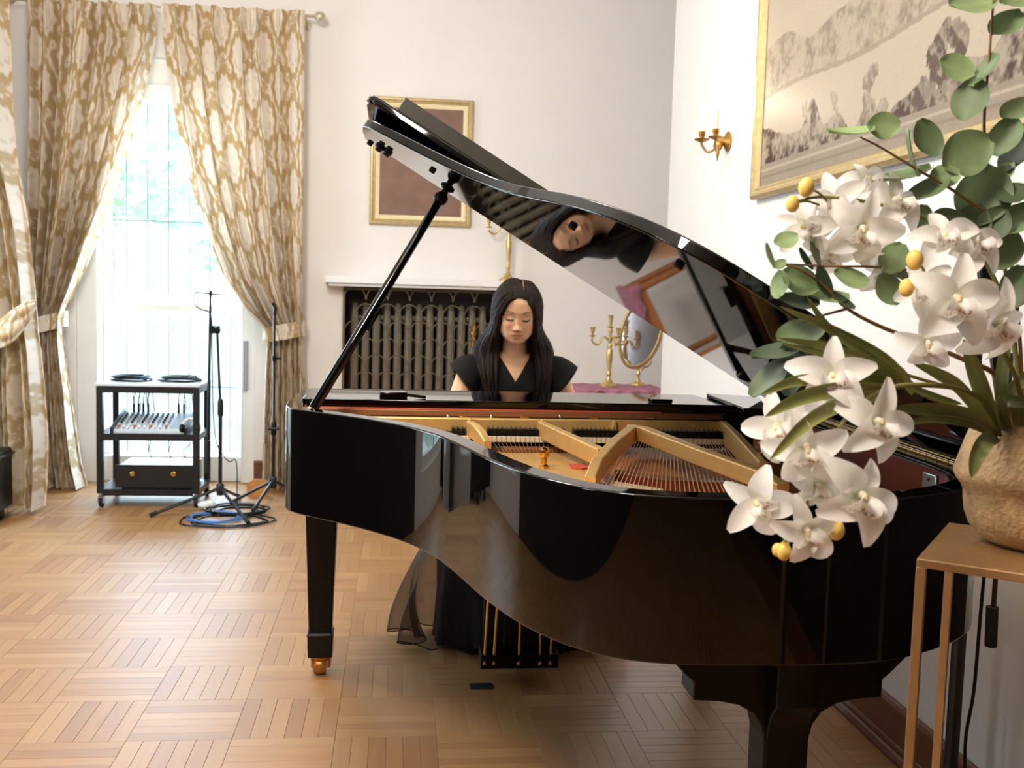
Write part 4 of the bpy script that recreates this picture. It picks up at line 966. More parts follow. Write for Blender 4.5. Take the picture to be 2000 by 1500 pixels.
# hinge along the spine, steel catch plates
hs, he = lp(0.0, -1.18, -.004), lp(0.0, -.03, -.004)
for k in range(24):
    a = hs+(he-hs)*(k/24); c = hs+(he-hs)*((k+.93)/24)
    MB().tube([a, c], .0042, 8).build('hinge_knuckle', 'old_brass', pn, smooth=True)
xsp = lambda y: np.interp(y, [1.95, 2.3, 2.9, 3.4], [1.130-.056, 1.142-.056, 1.160-.056, 1.178-.056])
q = atX(1828, 938, 1.075); yy = 1.945
MB().box(xsp(yy)-.006, xsp(yy), yy-.027, yy+.027, .898, .966).build('catch_plate', 'steel', pn, bevel=.003)
for dy_, dz_ in ((0, .954), (-.016, .912), (.016, .912)): MB().lathe([(.004, 0), (.004, .001), (.002, .0015)], (xsp(yy)-.006, yy+dy_, dz_), 8, axis=(-1, 0, 0)).build('screw', 'satin_black', pn)
P = lp(.075, -1.10, -.003); kx = MB()
kx.add([P+LL*a+sv*b_+LN*h for h in (0, .004) for a, b_ in ((-.03, -.02), (.03, -.02), (.03, .02), (-.03, .02))], [(3, 2, 1, 0), (4, 5, 6, 7), (0, 1, 5, 4), (1, 2, 6, 5), (2, 3, 7, 6), (3, 0, 4, 7)])
kx.build('catch_plate', 'steel', lid, bevel=.001)
# ---- legs
def sq_leg(c, secs, name='leg', m='satin_black'):
    P = [[(c[0]+sx*w, c[1]+sy*w, z) for sx, sy in ((-1, -1), (1, -1), (1, 1), (-1, 1))] for z, w in secs]
    mb = MB().grid(P, wrap=True); mb.add(P[0], [(3, 2, 1, 0)]); mb.add(P[-1], [(0, 1, 2, 3)])
    return mb.build(name, m, pn, bevel=.004)
def caster(parent, c):
    k = MB().lathe([(.038, .066), (.039, .057), (.032, .052), (.020, .048)], (c[0], c[1], 0), 14)
    k.bar((c[0]-.028, c[1], .062), (c[0]-.026, c[1]-.012, .022), .009, .046).bar((c[0]+.028, c[1], .062), (c[0]+.026, c[1]-.012, .022), .009, .046)
    k = k.build('caster', 'caster_brass', parent, bevel=.002)
    MB().lathe([(0, -.020), (.026, -.020), (.030, -.014), (.030, .014), (.026, .020), (0, .020)], (c[0], c[1]-.010, .030), 18, axis=(1, 0, 0)).build('wheel', 'caster_brass', k, smooth=True)
secs = [(.066, .040), (.135, .042), (.140, .046), (.146, .040), (.160, .038), (.615, .053), (.632, .055), (.640, .061), (.700, .061)]
q = atZ(627, 1318, 0)
lcs = [(q.x-.004, q.y+.02), (1.08, 3.42)]
for c in lcs: L_ = sq_leg(c, secs); caster(L_, c)
TLY = 1.93; tcx = atY(1519, 1450, TLY).x
def tail_prof(m, axis):
    hp_ = [(.043, .066), (.046, .445), (.053, .473), (.070, .497), (.100, .514), (.140, .522), (.192, .525), (.192, .562), (.205, .572), (.236, .604), (.246, .640), (.246, .7)] if axis == 0 else [(.042, .066), (.045, .445), (.052, .473), (.068, .505), (.090, .525), (.090, .7)]
    poly = [(-a, z) for a, z in hp_]+[(a, z) for a, z in hp_[::-1]]
    th = .043 if axis == 0 else .042
    f0 = (lambda p: (tcx+p[0], TLY-th, p[1])) if axis == 0 else (lambda p: (tcx-th, TLY+p[0], p[1]))
    f1 = (lambda p: (tcx+p[0], TLY+th, p[1])) if axis == 0 else (lambda p: (tcx+th, TLY+p[0], p[1]))
    m.prism(poly, f0, f1)
m = MB(); tail_prof(m, 0); tail_prof(m, 1)
L_ = m.build('leg', 'satin_black', pn, bevel=.003); caster(L_, (tcx, TLY))
# ---- pedal lyre
ly = 3.40; lx0, lx1 = atY(936, 1300, ly).x, atY(1086, 1300, ly).x
lyre = MB().box(lx0, lx1, ly-.05, ly+.05, .045, .095).build('pedal_box', 'satin_black', pn, bevel=.004)
MB().box(lx0+.01, lx0+.045, ly-.02, ly+.02, .095, .66).box(lx1-.045, lx1-.01, ly-.02, ly+.02, .095, .66).box((lx0+lx1)/2-.05, (lx0+lx1)/2+.05, ly, ly+.02, .095, .66).build('lyre_post', 'satin_black', lyre, bevel=.003)
for ut, ub in ((957, 946), (976, 964), (1019, 1013), (1058, 1054), (1084, 1074)):
    a, c = atY(ut, 1120, ly-.045), atY(ub, 1296, ly-.045)
    MB().tube([a, c], .0050, 8).lathe([(.008, -.004), (.009, .0), (.005, .012)], c, 8).build('pedal_rod', 'brass', lyre, smooth=True)
for s in (.25, .5, .75):
    x = lx0+(lx1-lx0)*s; MB().tube([(x, ly, .065), (x, ly+.10, .062), (x, ly+.17, .06)], [.009, .014, .016], 10, flat=.45).build('pedal', 'brass', lyre, smooth=True)

# ================================================================== PIANIST
def evaluated(o):
    dg = bpy.context.evaluated_depsgraph_get(); me = bpy.data.meshes.new_from_object(o.evaluated_get(dg)); return me
PXc = atY(1012, 615, 3.95)
px_, pz_ = PXc.x, PXc.z
HC = Vector((px_, 3.985, pz_+.004))                       # head centre at eye level
HR = Matrix.Rotation(math.radians(-4), 3, 'Z') @ Matrix.Rotation(math.radians(13), 3, 'X') @ Matrix.Rotation(math.radians(2), 3, 'Y')
def hl(x, f, z):                                          # head frame: x, forward, up -> world
    return HC + HR @ Vector((x, -f, z))
per = thing('person', 'person with long dark hair in a black dress seated at the piano, looking down', 'person', (px_, 4.15, 0))
lv = [(.121, 0.002, .002, .002), (.116, .030, .034, .036), (.106, .047, .053, .056), (.088, .062, .073, .08), (.06, .0715, .086, .096), (.035, .0745, .0905, .099), (.02, .0745, .092, .099), (0, .0735, .0895, .095), (-.02, .072, .090, .086), (-.04, .069, .091, .072), (-.06, .0645, .0915, .055), (-.078, .0560, .089, .04), (-.092, .044, .083, .028), (-.103, .026, .070, .02), (-.110, .010, .050, .012), (-.111, .001, .04, .005)]
lz = [l[0] for l in lv][::-1]
def li(k, z): return np.interp(z, lz, [l[k] for l in lv][::-1])
def gs(a): return np.exp(-a)
NZ, NA = 150, 144
zz = -.111+.232*(.5-.5*np.cos(np.linspace(0, PI, NZ))); th = np.linspace(0, 2*PI, NA, endpoint=False)
T, Z = np.meshgrid(th, zz); Aw, Bf, Bb = li(1, Z)*1.07, li(2, Z), li(3, Z)
sn, cs = np.sin(T), np.cos(T)                             # cs > 0 is the front
X = Aw*np.sign(sn)*np.abs(sn)**.92; Yf = np.where(cs > 0, Bf*np.abs(cs)**.92, -Bb*np.abs(cs))
fr = np.clip(cs*2.2, 0, 1)
def eye(z0, sx, sz): return gs(((np.abs(X)-.032)/sx)**2+((Z-z0)/sz)**2)
D = (.0155*gs((X/.0085)**2+((Z+.037)/.009)**2) + .0075*gs((X/.0065)**2)*np.clip((Z+.05)/.02, 0, 1)*np.clip((.018-Z)/.03, 0, 1)
     + .0075*gs(((np.abs(X)-.0115)/.0055)**2+((Z+.0405)/.0065)**2)
     - .0075*eye(.005, .017, .012) + .0062*eye(.000, .0125, .0085) + .0025*gs(((np.abs(X)-.032)/.02)**2+((Z-.022)/.006)**2)
     + .0048*gs((X/.018)**2+((Z+.0600)/.0042)**2) + .0056*gs((X/.0155)**2+((Z+.0700)/.0048)**2) - .0036*gs((X/.022)**2+((Z+.0650)/.0020)**2)
     - .0025*gs((X/.016)**2+((Z+.0790)/.0045)**2) + .0055*gs((X/.018)**2+((Z+.093)/.011)**2) + .0045*gs(((np.abs(X)-.040)/.018)**2+((Z+.028)/.018)**2))
Yf = Yf+D*fr
P = [[hl(X[i, j], Yf[i, j], Z[i, j]) for j in range(NA)] for i in range(NZ)]
body = MB(); body.grid(P, wrap=True); body.add(P[0], [tuple(range(NA))[::-1]]); body.add(P[-1], [tuple(range(NA))])
for s in (-1, 1):                                          # ears
    body.lathe([(.0, -.006), (.014, -.005), (.018, 0), (.014, .006), (0, .005)], hl(s*.074, -.005, -.008), 14, axis=HR @ Vector((s, .25, 0)), sx=1)
# torso profile shared by body and bodice
tz = [.50, .56, .62, .70, .78, .86, .94, .985, 1.015, 1.038, 1.055, 1.075]
ta = [.150, .168, .160, .130, .116, .130, .148, .160, .158, .135, .090, .050]
tb_ = [.115, .125, .118, .092, .082, .094, .104, .096, .086, .072, .056, .046]
ty = [4.15, 4.15, 4.14, 4.12, 4.105, 4.09, 4.085, 4.085, 4.085, 4.083, 4.078, 4.068]
def tor(z, a, off=0):
    A_, B_, Yc = np.interp(z, tz, ta)+off, np.interp(z, tz, tb_)+off, np.interp(z, tz, ty)
    s, c = math.sin(a), math.cos(a)
    y = Yc-B_*math.copysign(abs(c)**.85, c)
    y -= .016*math.exp(-((z-.905)/.05)**2)*max(0, c)*math.exp(-((abs(s)-.42)/.3)**2)
    return Vector((px_+A_*math.copysign(abs(s)**.8, s), y, z))
zs_ = np.linspace(.50, 1.075, 40); rows = [[tor(z, 2*PI*j/40) for j in range(40)] for z in zs_]
body.grid(rows, wrap=True); body.add(rows[0], [tuple(range(40))[::-1]]); body.add(rows[-1], [tuple(range(40))])
nb0 = Vector((px_, 4.075, 1.035)); nb1 = hl(0, -.022, -.055)
body.tube([nb0, nb0*.5+nb1*.5+Vector((0, .006, 0)), nb1, nb1+Vector((0, 0, .03))], [.058, .050, .050, .048], 24)
hands = []
for s in (-1, 1):
    sh = Vector((px_+s*.155, 4.085, 1.012)); el_ = Vector((px_+s*.235, 4.005, .795)); wr = Vector((px_+s*.165, 3.765, .800))
    body.tube(crom([sh-Vector((s*.05, 0, 0)), sh, sh*.5+el_*.5+Vector((s*.012, 0, 0)), el_, el_*.5+wr*.5, wr], 5), np.interp(np.linspace(0, 1, 26), [0, .2, .5, .6, .72, 1], [.045, .050, .040, .037, .037, .024]), 16)
    pm_ = wr+Vector((-s*.012, -.052, -.004))
    body.tube([wr+Vector((0, .01, 0)), wr+Vector((-s*.006, -.03, .002)), pm_, pm_+Vector((0, -.018, -.004))], [.023, .030, .034, .030], 14, flat=.55)
    for k, (dx, L) in enumerate(((-.030, .062), (-.010, .072), (.010, .076), (.029, .066))):
        b_ = pm_+Vector((-s*dx*-1*.9, -.012, .002)); 
        body.tube(crom([b_, b_+Vector((0, -L*.45, .008)), b_+Vector((0, -L*.80, -.008)), b_+Vector((0, -L*.93, -.026))], 3), np.interp(np.linspace(0, 1, 10), [0, .5, 1], [.0092, .0084, .0068]), 10)
    t0 = wr+Vector((-s*.024, -.03, -.004))
    body.tube(crom([t0, t0+Vector((-s*.022, -.024, -.006)), t0+Vector((-s*.028, -.054, -.014)), t0+Vector((-s*.024, -.068, -.020))], 3), np.interp(np.linspace(0, 1, 10), [0, .5, 1], [.0115, .010, .0078]), 10)
    hipp = Vector((px_+s*.085, 4.13, .575)); kn_ = Vector((px_+s*.10, 3.76, .545)); an = Vector((px_+s*.085, 3.74, .085))
    body.tube(crom([hipp, hipp*.5+kn_*.5, kn_, kn_*.6+an*.4+Vector((0, .012, 0)), an], 5), np.interp(np.linspace(0, 1, 21), [0, .25, .5, .7, 1], [.085, .075, .056, .050, .033]), 16)
    body.tube([an+Vector((0, .02, -.04)), an+Vector((0, -.05, -.048)), an+Vector((0, -.13, -.062)), an+Vector((0, -.165, -.066))], [.032, .034, .030, .016], 14, flat=.8)
tmp = body.build('person_body_raw', 'skin', None)
rm = tmp.modifiers.new('r', 'REMESH'); rm.mode = 'VOXEL'; rm.voxel_size = .0034; rm.use_smooth_shade = True
smm = tmp.modifiers.new('s', 'SMOOTH'); smm.factor = .4; smm.iterations = 2
bme = evaluated(tmp); bpy.data.objects.remove(tmp)
nv = len(bme.vertices); co = np.zeros(nv*3, np.float32); bme.vertices.foreach_get('co', co); co = co.reshape(-1, 3)
loc = (co-np.array(HC)) @ np.array(HR)                     # R^T applied
hx_, hf_, hz_ = loc[:, 0], -loc[:, 1], loc[:, 2]
skin = np.array(lin((232, 182, 144))); col_ = np.tile(skin, (nv, 1))
face = (hf_ > .02) & (np.abs(hz_) < .13)
def paint(mask, rgb):
    global col_
    mk = (mask*face)[:, None]; col_ = col_*(1-mk)+np.array(lin(rgb))*mk
ax_ = np.abs(hx_)
paint(.45*np.exp(-((ax_-.040)/.020)**2-((hz_+.030)/.018)**2), (226, 140, 110))
paint(.30*np.exp(-(hx_/.014)**2-((hz_+.040)/.010)**2), (226, 148, 118))
paint(.35*np.exp(-((ax_-.032)/.018)**2-((hz_-.006)/.012)**2), (182, 122, 92))
br = .0235+.0035*np.exp(-((ax_-.036)/.014)**2)
paint(.9*np.exp(-((hz_-br)/.0036)**2)*np.clip((ax_-.014)/.005, 0, 1)*np.clip((.052-ax_)/.008, 0, 1), (86, 58, 46))
ls = -.0035-.004*(1-((ax_-.032)/.018)**2)
paint(1.0*np.clip(1.5*np.exp(-((hz_-ls)/.0034)**2), 0, 1)*np.clip((.017-np.abs(ax_-.032))/.004, 0, 1), (52, 34, 30))
paint(.75*np.clip(1.2-((hx_/.0235)**2+((hz_+.0652)/.0085)**2), 0, 1)**.6*(np.abs(hx_) < .026), (190, 104, 84))
paint(.70*np.exp(-((hz_+.0650)/.0018)**2)*np.clip((.023-ax_)/.006, 0, 1), (120, 62, 54))
paint(.75*np.exp(-((ax_-.0065)/.0032)**2-((hz_+.0475)/.0022)**2), (110, 60, 50))
ca = bme.color_attributes.new('tone', 'FLOAT_COLOR', 'POINT'); arr = np.ones((nv, 4), np.float32); arr[:, :3] = col_; ca.data.foreach_set('color', arr.ravel())
co2 = co-np.array(ORG[per.name]); bme.vertices.foreach_set('co', co2.astype(np.float32).ravel()); bme.update()
bme.materials.clear(); bme.materials.append(M['skin']); bme.polygons.foreach_set('use_smooth', [True]*len(bme.polygons))
bo_ = bpy.data.objects.new('body', bme); COL.objects.link(bo_); bo_.parent = per; ORG[bo_.name] = ORG[per.name]

# dress: bodice with V neck, flared cap sleeves, skirt with a sheer overlay
NB = 72; cols = []
for j in range(NB):
    a = 2*PI*j/NB; ztop = 1.060
    for z in np.linspace(.96, 1.062, 60):
        p = tor(z, a, .006)
        if math.cos(a) > 0 and abs(p.x-px_) < (z-.960)*.62: ztop = z; break
        if math.cos(a) <= 0 and abs(p.x-px_) < .075 and z > 1.045: ztop = z; break
    cols.append([tor(z, a, .006) for z in np.linspace(.54, ztop, 34)])
bd_ = MB(); bd_.grid([[cols[j][i] for j in range(NB)] for i in range(34)], wrap=True)
dress = bd_.build('dress', 'black_dress', per, smooth=True, sharp=0)
md = dress.modifiers.new('t', 'SOLIDIFY'); md.thickness = .003; md.offset = 1
for s in (-1, 1):
    R_ = []
    for i in range(12):
        t = i/11; row = []
        for j in range(36):
            a = 2*PI*j/36; ci = Vector((px_+s*.118, 4.085, 1.000)); rin = Vector((s*.018*math.cos(a), .060*math.sin(a), .058*math.cos(a)))
            tipc = Vector((px_+s*.205, 4.045, .962)); ro = Vector((s*.050*math.cos(a), .082*math.sin(a)*(1-.15*math.cos(a)), .060*math.cos(a)))
            row.append((ci+rin)*(1-t)+(tipc+ro)*t+Vector((0, 0, .018*math.sin(PI*t)*max(0, math.cos(a)))))
        R_.append(row)
    sv_ = MB().grid(R_, wrap=True).build('sleeve', 'black_dress', dress, smooth=True, sharp=0)
    md = sv_.modifiers.new('t', 'SOLIDIFY'); md.thickness = .003
path = [((4.14, .66), (.135, .10)), ((4.13, .60), (.185, .15)), ((4.04, .585), (.20, .13)), ((3.90, .575), (.215, .10)), ((3.78, .53), (.235, .10)), ((3.755, .44), (.27, .12)), ((3.755, .30), (.285, .155)), ((3.76, .15), (.295, .17)), ((3.765, .015), (.305, .185))]
ks = crom([(0, p[0][0], p[0][1]) for p in path], 5); kr = crom([(p[1][0], p[1][1], 0) for p in path], 5); rows = []
for i, (c_, r_) in enumerate(zip(ks, kr)):
    tt = (ks[min(i+1, len(ks)-1)]-ks[max(i-1, 0)]).normalized(); up = Vector((1, 0, 0)).cross(tt).normalized(); dn = max(0, (i-18)/22)
    row = []
    for j in range(110):
        a = 2*PI*j/110; w = 1+dn*(.055*math.sin(11*a+.4*math.sin(3*a)+i*.03)+.03*math.sin(23*a+1))
        row.append(Vector((px_+r_.x*math.cos(a)*w, c_.y, c_.z))+up*(r_.y*math.sin(a)*w))
    rows.append(row)
MB().grid(rows, wrap=True).build('skirt', 'black_dress', dress, smooth=True, sharp=0)
rows = []
for i in range(22):
    t = i/21; row = []
    for j in range(150):
        a = 2*PI*j/150; w = 1+t*t*(.16*math.sin(7*a+.8)+.09*math.sin(17*a+2+t)); z = .46*(1-t)+.014+.02*t*math.sin(9*a)**2
        row.append(Vector((px_-.01+(.285+.125*math.sin(PI*.64*t))*math.cos(a)*w, 3.77+(.155+.055*t)*math.sin(a)*(1+t*t*(.05*math.sin(7*a)+.05*math.sin(13*a))), z)))
    rows.append(row)
tl = lab(MB().grid(rows, wrap=True).build('skirt_overlay', 'tulle', dress, smooth=True, sharp=0), 'sheer black overlay of the skirt')
for rr in (rows[-1],): MB().tube(rr+[rr[0]], .0022, 5, cap=False).build('hem', 'black_dress', dress, smooth=True)
sh_ = MB()
for s in (-1, 1):
    an = Vector((px_+s*.085, 3.74, .085)); m_ = MB().tube([an+Vector((0, .03, -.05)), an+Vector((0, -.05, -.055)), an+Vector((0, -.13, -.066)), an+Vector((0, -.178, -.072))], [.034, .038, .034, .016], 14, flat=.75)
    m_.build('shoe', 'grey_plastic', per, smooth=True)
# hair: scalp cap and long locks falling from a parting
def push(x, f_, z, lift):
    A_, B_ = float(li(1, z))*1.07, float(li(2, z) if f_ > 0 else li(3, z)); A_ = max(A_, .004); B_ = max(B_, .004)
    r = (abs(x)/A_)**2.17+(abs(f_)/B_)**2.17
    if r < 1 and z > -.09: k = r**(-1/2.17) if r > .05 else 1; x, f_ = x*k, f_*k
    n = math.hypot(x, f_) or 1; return hl(x+x/n*lift, f_+f_/n*lift, z)
cap = []
for i in range(26):
    row = []
    for j in range(48):
        a = 2*PI*j/48; p_ = min(.93+1.25*(1-math.cos(a)), PI*.70)*i/25; x = .082*math.sin(p_)*math.sin(a); f_ = -.012+(.103 if math.cos(a) > 0 else .092)*math.sin(p_)*math.cos(a); z = .013+.112*math.cos(p_)
        row.append(push(x, f_, z, .003))
    cap.append(row)
hm = MB().grid(cap, wrap=True)
g = random.Random(4)
def scalp(x, f_, lift=.004):
    """height of the hair cap over the head"""
    q_ = 1-(x/.086)**2-((f_+.018)/.102)**2
    return .012+(.114+lift)*math.sqrt(max(q_, 0))
def lock(s, a, jit):
    f0 = .066-.135*a; x0 = .014+s*.002
    P_ = [hl(x0, f0, scalp(x0, f0)-.006)]
    phi = math.radians(46+134*a); ex, ef = .0845*math.sin(phi)**.8, .094*math.cos(phi)-.012
    for t in (.35, .7, .92):
        x = x0+(s*ex-x0)*math.sin(t*PI/2)**.9; f_ = f0+(ef-f0)*t**1.5
        P_.append(push(x, f_, max(scalp(x, f_, .003), .012), .004))
    P_.append(push(s*ex*1.0, ef, -.015, .005)); P_.append(push(s*(ex*1.04+.003), ef-.008, -.062, .004))
    w = .082+.062*math.sin(PI*min(a*1.15, 1))**.8 if a < .9 else .06
    x5 = px_+s*(w+g.uniform(-.01, .01)); y5 = 4.005+.165*a
    P_.append(Vector((x5, y5, 1.075+g.uniform(-.01, .01))))
    zend = .90+g.uniform(-.05, .05)
    xe = px_+s*(.088+.075*(a if a < .6 else 1.0-a)+g.uniform(-.016, .016)); ye = 3.985-.01+.225*a
    if a < .35: ye = 3.955+.02*a
    P_.append(Vector((px_+s*(abs(x5-px_)*.55+abs(xe-px_)*.5), (y5+ye)/2-.02*(1-a), .99))); P_.append(Vector((xe, ye, zend)))
    P_ = [p+Vector((g.uniform(-1, 1), g.uniform(-1, 1), g.uniform(-1, 1)))*jit for p in P_]
    C_ = crom(P_, 4); n = len(C_)
    hm.tube(C_, np.interp(np.linspace(0, 1, n), [0, .12, .45, .8, 1], [.004, .010, .0125, .0115, .002]), 7)
for s in (-1, 1):
    for k in range(58):
        lock(s, (k+g.random())/58*.985, .0022)
hair_ = hm.build('hair', 'hair', per, smooth=True, sharp=0)
lab(MB().tube([push(.014, f_, scalp(.014, f_, 0)+.005, .0) for f_ in np.linspace(.066, -.03, 14)], .0019, 6).build('parting', 'skin_plain', hair_, smooth=True), 'pale parting line in the hair')
# bench
bn = thing('piano_bench', 'black padded piano bench under the seated person', 'bench', (px_, 4.22, 0))
MB().box(px_-.30, px_+.30, 4.05, 4.40, .445, .495).build('seat', 'satin_black', bn, bevel=.015)
MB().box(px_-.28, px_+.28, 4.07, 4.38, .39, .445).build('apron', 'piano_black', bn, bevel=.003)
for x in (px_-.255, px_+.255):
    for y in (4.095, 4.355): MB().tube([(x, y, .40), (x, y, .0)], [.025, .017], 4).build('leg', 'piano_black', bn)

# ================================================================== FLOWERS BY THE PIANO
sc_ = [atZ(1790, 1090, .95), atZ(1853, 1020, .95)]
e1 = (sc_[1]-sc_[0]); L1 = e1.length; e1.normalize(); e2 = Vector((e1.y, -e1.x, 0))
sA = sc_[0]; S2 = .30
sctr = sA+e1*L1/2+e2*S2/2
std = thing('plant_stand', 'slim gold metal stand carrying the flower vase at the right edge', 'stand', (sctr.x, sctr.y, 0))
def sp_(a, b_, z): return Vector((sA.x, sA.y, 0))+e1*a+e2*b_+Vector((0, 0, z))
MB().prism([(0, 0), (L1, 0), (L1, S2), (0, S2)], lambda p: sp_(p[0], p[1], .937), lambda p: sp_(p[0], p[1], .95)).build('stand_top', 'stand_gold', std, bevel=.002)
tw = .013
for a in (tw/2, L1-tw/2):
    for b_ in (tw/2, S2-tw/2):
        MB().bar(sp_(a, b_, 0), sp_(a, b_, .938), tw, tw, up=e1).build('leg', 'stand_gold', std, bevel=.001)
for a0, b0_, a1, b1_ in ((tw, tw/2, L1-tw, tw/2), (tw, S2-tw/2, L1-tw, S2-tw/2), (tw/2, tw, tw/2, S2-tw), (L1-tw/2, tw, L1-tw/2, S2-tw)):
    MB().bar(sp_(a0, b0_, .02), sp_(a1, b1_, .02), tw, tw).build('foot_rail', 'stand_gold', std, bevel=.001)
# vase
def vase_mat():
    mt = mat('rough_gold_glaze', (186, 154, 110), .6, metal=.15, var=.28, scale=26, bump=.9, bscale=130, spec=.6)
    n = mt.node_tree; b = n.nodes['Principled BSDF']
    v = n.nodes.new('ShaderNodeTexVoronoi'); v.inputs['Scale'].default_value = 420
    tc = n.nodes.new('ShaderNodeTexCoord'); n.links.new(tc.outputs['Object'], v.inputs['Vector'])
    r = n.nodes.new('ShaderNodeValToRGB'); r.color_ramp.elements[0].position = .06; r.color_ramp.elements[0].color = (.16, .16, .16, 1); r.color_ramp.elements[1].position = .16; r.color_ramp.elements[1].color = (.62, .62, .62, 1)
    n.links.new(v.outputs['Distance'], r.inputs[0]); n.links.new(r.outputs[0], b.inputs['Roughness'])
vase_mat()
vc = atZ(2012, 1066, .95); vk = (vc-CAM).dot(CF)/F                # metres per pixel at the vase
vs_ = thing('flower_vase', 'rough sand coloured glittering pot with a wavy neck on the gold stand', 'vase', (vc.x, vc.y, .95))
prof = [(.0, 0), (60, 0), (70, 3), (94, 15), (112, 36), (121, 58), (126, 84), (128, 100), (135, 114), (145, 126), (150, 137), (149, 148), (143, 162), (136, 180), (129, 200), (122, 218), (116, 232), (114, 240), (109, 243), (104, 238), (104, 222), (108, 200), (0, 190)]
VM = MB().lathe([(r*vk, h*vk) for r, h in prof], (vc.x, vc.y, .95), 56)
gv = random.Random(3)
VM.v = [(x+(x-vc.x)*.02*math.sin(5*math.atan2(y-vc.y, x-vc.x)+40*z), y+(y-vc.y)*.02*math.sin(4*math.atan2(y-vc.y, x-vc.x)+60*z), z) for x, y, z in VM.v]
VM.build('pot', 'rough_gold_glaze', vs_, smooth=True, sharp=0)
VT = .95+200*vk

# ---- orchid flower pieces (shared meshes, in the flower's own frame: z faces out, y up)
WHT = lin((250, 247, 243)); YEL = lin((244, 226, 140)); BRN = lin((140, 78, 40)); GRN = lin((214, 216, 150))
def petal_mesh(name, L, W, cup, pt):
    m = MB(); P = []
    for i in range(10):
        t = i/9; w = W*math.sin(PI*min(t**.85*.94+.035, 1))**.58*(1-.22*pt*t)
        row = []
        for j in range(7):
            s = j/3-1; row.append((s*w, t*L, cup*(4*t*(1-t))*L*.35-.10*L*t*t*2+abs(s)**2*w*.42+.010*L*math.sin(7*t+3*s)))
        P.append(row)
    m.grid(P)
    m.c = [tuple(np.array(GRN)*max(0, .35-v[1]/L)+np.array(WHT)*(1-max(0, .35-v[1]/L))) for v in m.v]
    o = m.build(name, 'white_petal', None, smooth=True, attr='pattern', sharp=0, recalc=False); me = o.data; bpy.data.objects.remove(o); return me
def lip_mesh():
    m = MB(); P = []; g_ = random.Random(9)
    for i in range(22):
        t = i/21; row = []
        for j in range(25):
            s = j/12-1
            w = .30*(1-t)+.62*t-.22*t*t+.05*math.sin(9*s+3)*t; y = .05-.62*t+.06*math.cos(7*s)*t*t
            row.append((s*w*(.85+.15*t), y, .34+.30*math.sin(PI*t*.75)+abs(s)**2*(.46-.42*t)-.50*t*t*t))
        P.append(row)
    m.grid(P); m.c = []
    for i in range(22):
        for j in range(25):
            t, s = i/21, j/12-1; c = np.array(WHT)
            k = math.exp(-(s/.16)**2)*max(0, 1-t*1.6); c = c*(1-k)+np.array(YEL)*k
            ring_ = math.exp(-((t-.62)/.13)**2)*(g_.random() < .30)*(abs(s) < .8); blot = math.exp(-((t-.55)/.10)**2-((s-.05)/.15)**2)*(g_.random() < .8)
            k = min(1, max(ring_, blot)); m.c.append(tuple(c*(1-k)+np.array(BRN)*k))
    o = m.build('lip', 'white_petal', None, smooth=True, attr='pattern', sharp=0, recalc=False); me = o.data; bpy.data.objects.remove(o); return me
PET = [petal_mesh('petal', 1, .31, .55, .0), petal_mesh('petal', 1, .27, .25, .8), petal_mesh('petal', .95, .34, .75, .2)]
LIP = lip_mesh()
cm = MB().tube([(0, .02, .02), (0, .07, .18), (0, .03, .32), (0, -.05, .38)], [.09, .085, .08, .04], 10); cm.c = [tuple(np.array(YEL)*.5+np.array(WHT)*.5) if v[2] > .2 else WHT for v in cm.v]
o = cm.build('column', 'white_petal', None, smooth=True, attr='pattern'); CMESH = o.data; bpy.data.objects.remove(o)
CRv, CUv, CNv = CR, -CD, -CF
def basis(nx, ny, roll):
    """facing: camera direction turned by nx (to the right) and ny (up)"""
    n = (CNv+CRv*nx+CUv*ny).normalized(); u = (CUv-n*CUv.dot(n)).normalized(); r = u.cross(n)
    c, s = math.cos(math.radians(roll)), math.sin(math.radians(roll)); u2 = u*c-r*s; r2 = u2.cross(n)
    return Matrix((r2, u2, n)).transposed()
def flower(par, u, v, Y, R, nx, ny, roll, lab_=None, seed=0):
    g_ = random.Random(seed+int(u)); p = atY(u, v, Y); S = R*(p-CAM).dot(CF)/F; B = basis(nx, ny, roll)
    o = bpy.data.objects.new('flower', CMESH); COL.objects.link(o); o.parent = par
    o.matrix_local = Matrix.Translation(p-ORG[par.name]) @ (B*S).to_4x4()
    for k, a in enumerate((0, 72, 144, 216, 288)):
        q = bpy.data.objects.new('petal', PET[(1, 0, 2, 2, 0)[k]]); COL.objects.link(q); q.parent = o
        a2 = a+g_.uniform(-9, 9); tl_ = math.radians(g_.uniform(-14, 26)); sc2 = g_.uniform(.9, 1.08)
        q.matrix_local = Matrix.Rotation(math.radians(a2), 4, 'Z') @ Matrix.Rotation(tl_, 4, 'X') @ Matrix.Diagonal((sc2*g_.uniform(.92, 1.1), sc2, sc2, 1))
    q = bpy.data.objects.new('lip', LIP); COL.objects.link(q); q.parent = o
    q.matrix_local = Matrix.Rotation(math.radians(g_.uniform(-8, 8)), 4, 'Z') @ Matrix.Scale(.78, 4)
    if lab_: o['label'] = lab_
    return o
def bud(par, u, v, Y, r, st=None):
    p = atY(u, v, Y); k = (p-CAM).dot(CF)/F
    b = MB().ball(p, (r*k*.92, r*k*.92, r*k*1.15), 14, 9).build('bud', 'yellow_bud', par, smooth=True, sharp=0)
    if st: MB().tube(crom([p+Vector((0, .004, .0)), p*.5+atY(*st)*.5+Vector((0, 0, .004)), atY(*st)], 4), .0016, 6).build('bud_stalk', 'stem_green', b, smooth=True)
def stem(par, pts, r0, r1, m, name='stem'):
    P = crom([atY(*p) for p in pts], 5); return MB().tube(P, np.linspace(r0, r1, len(P)), 8).build(name, m, par, smooth=True)
neck = (vc.x, vc.y, VT)
nk = (2010, 862, vc.y)
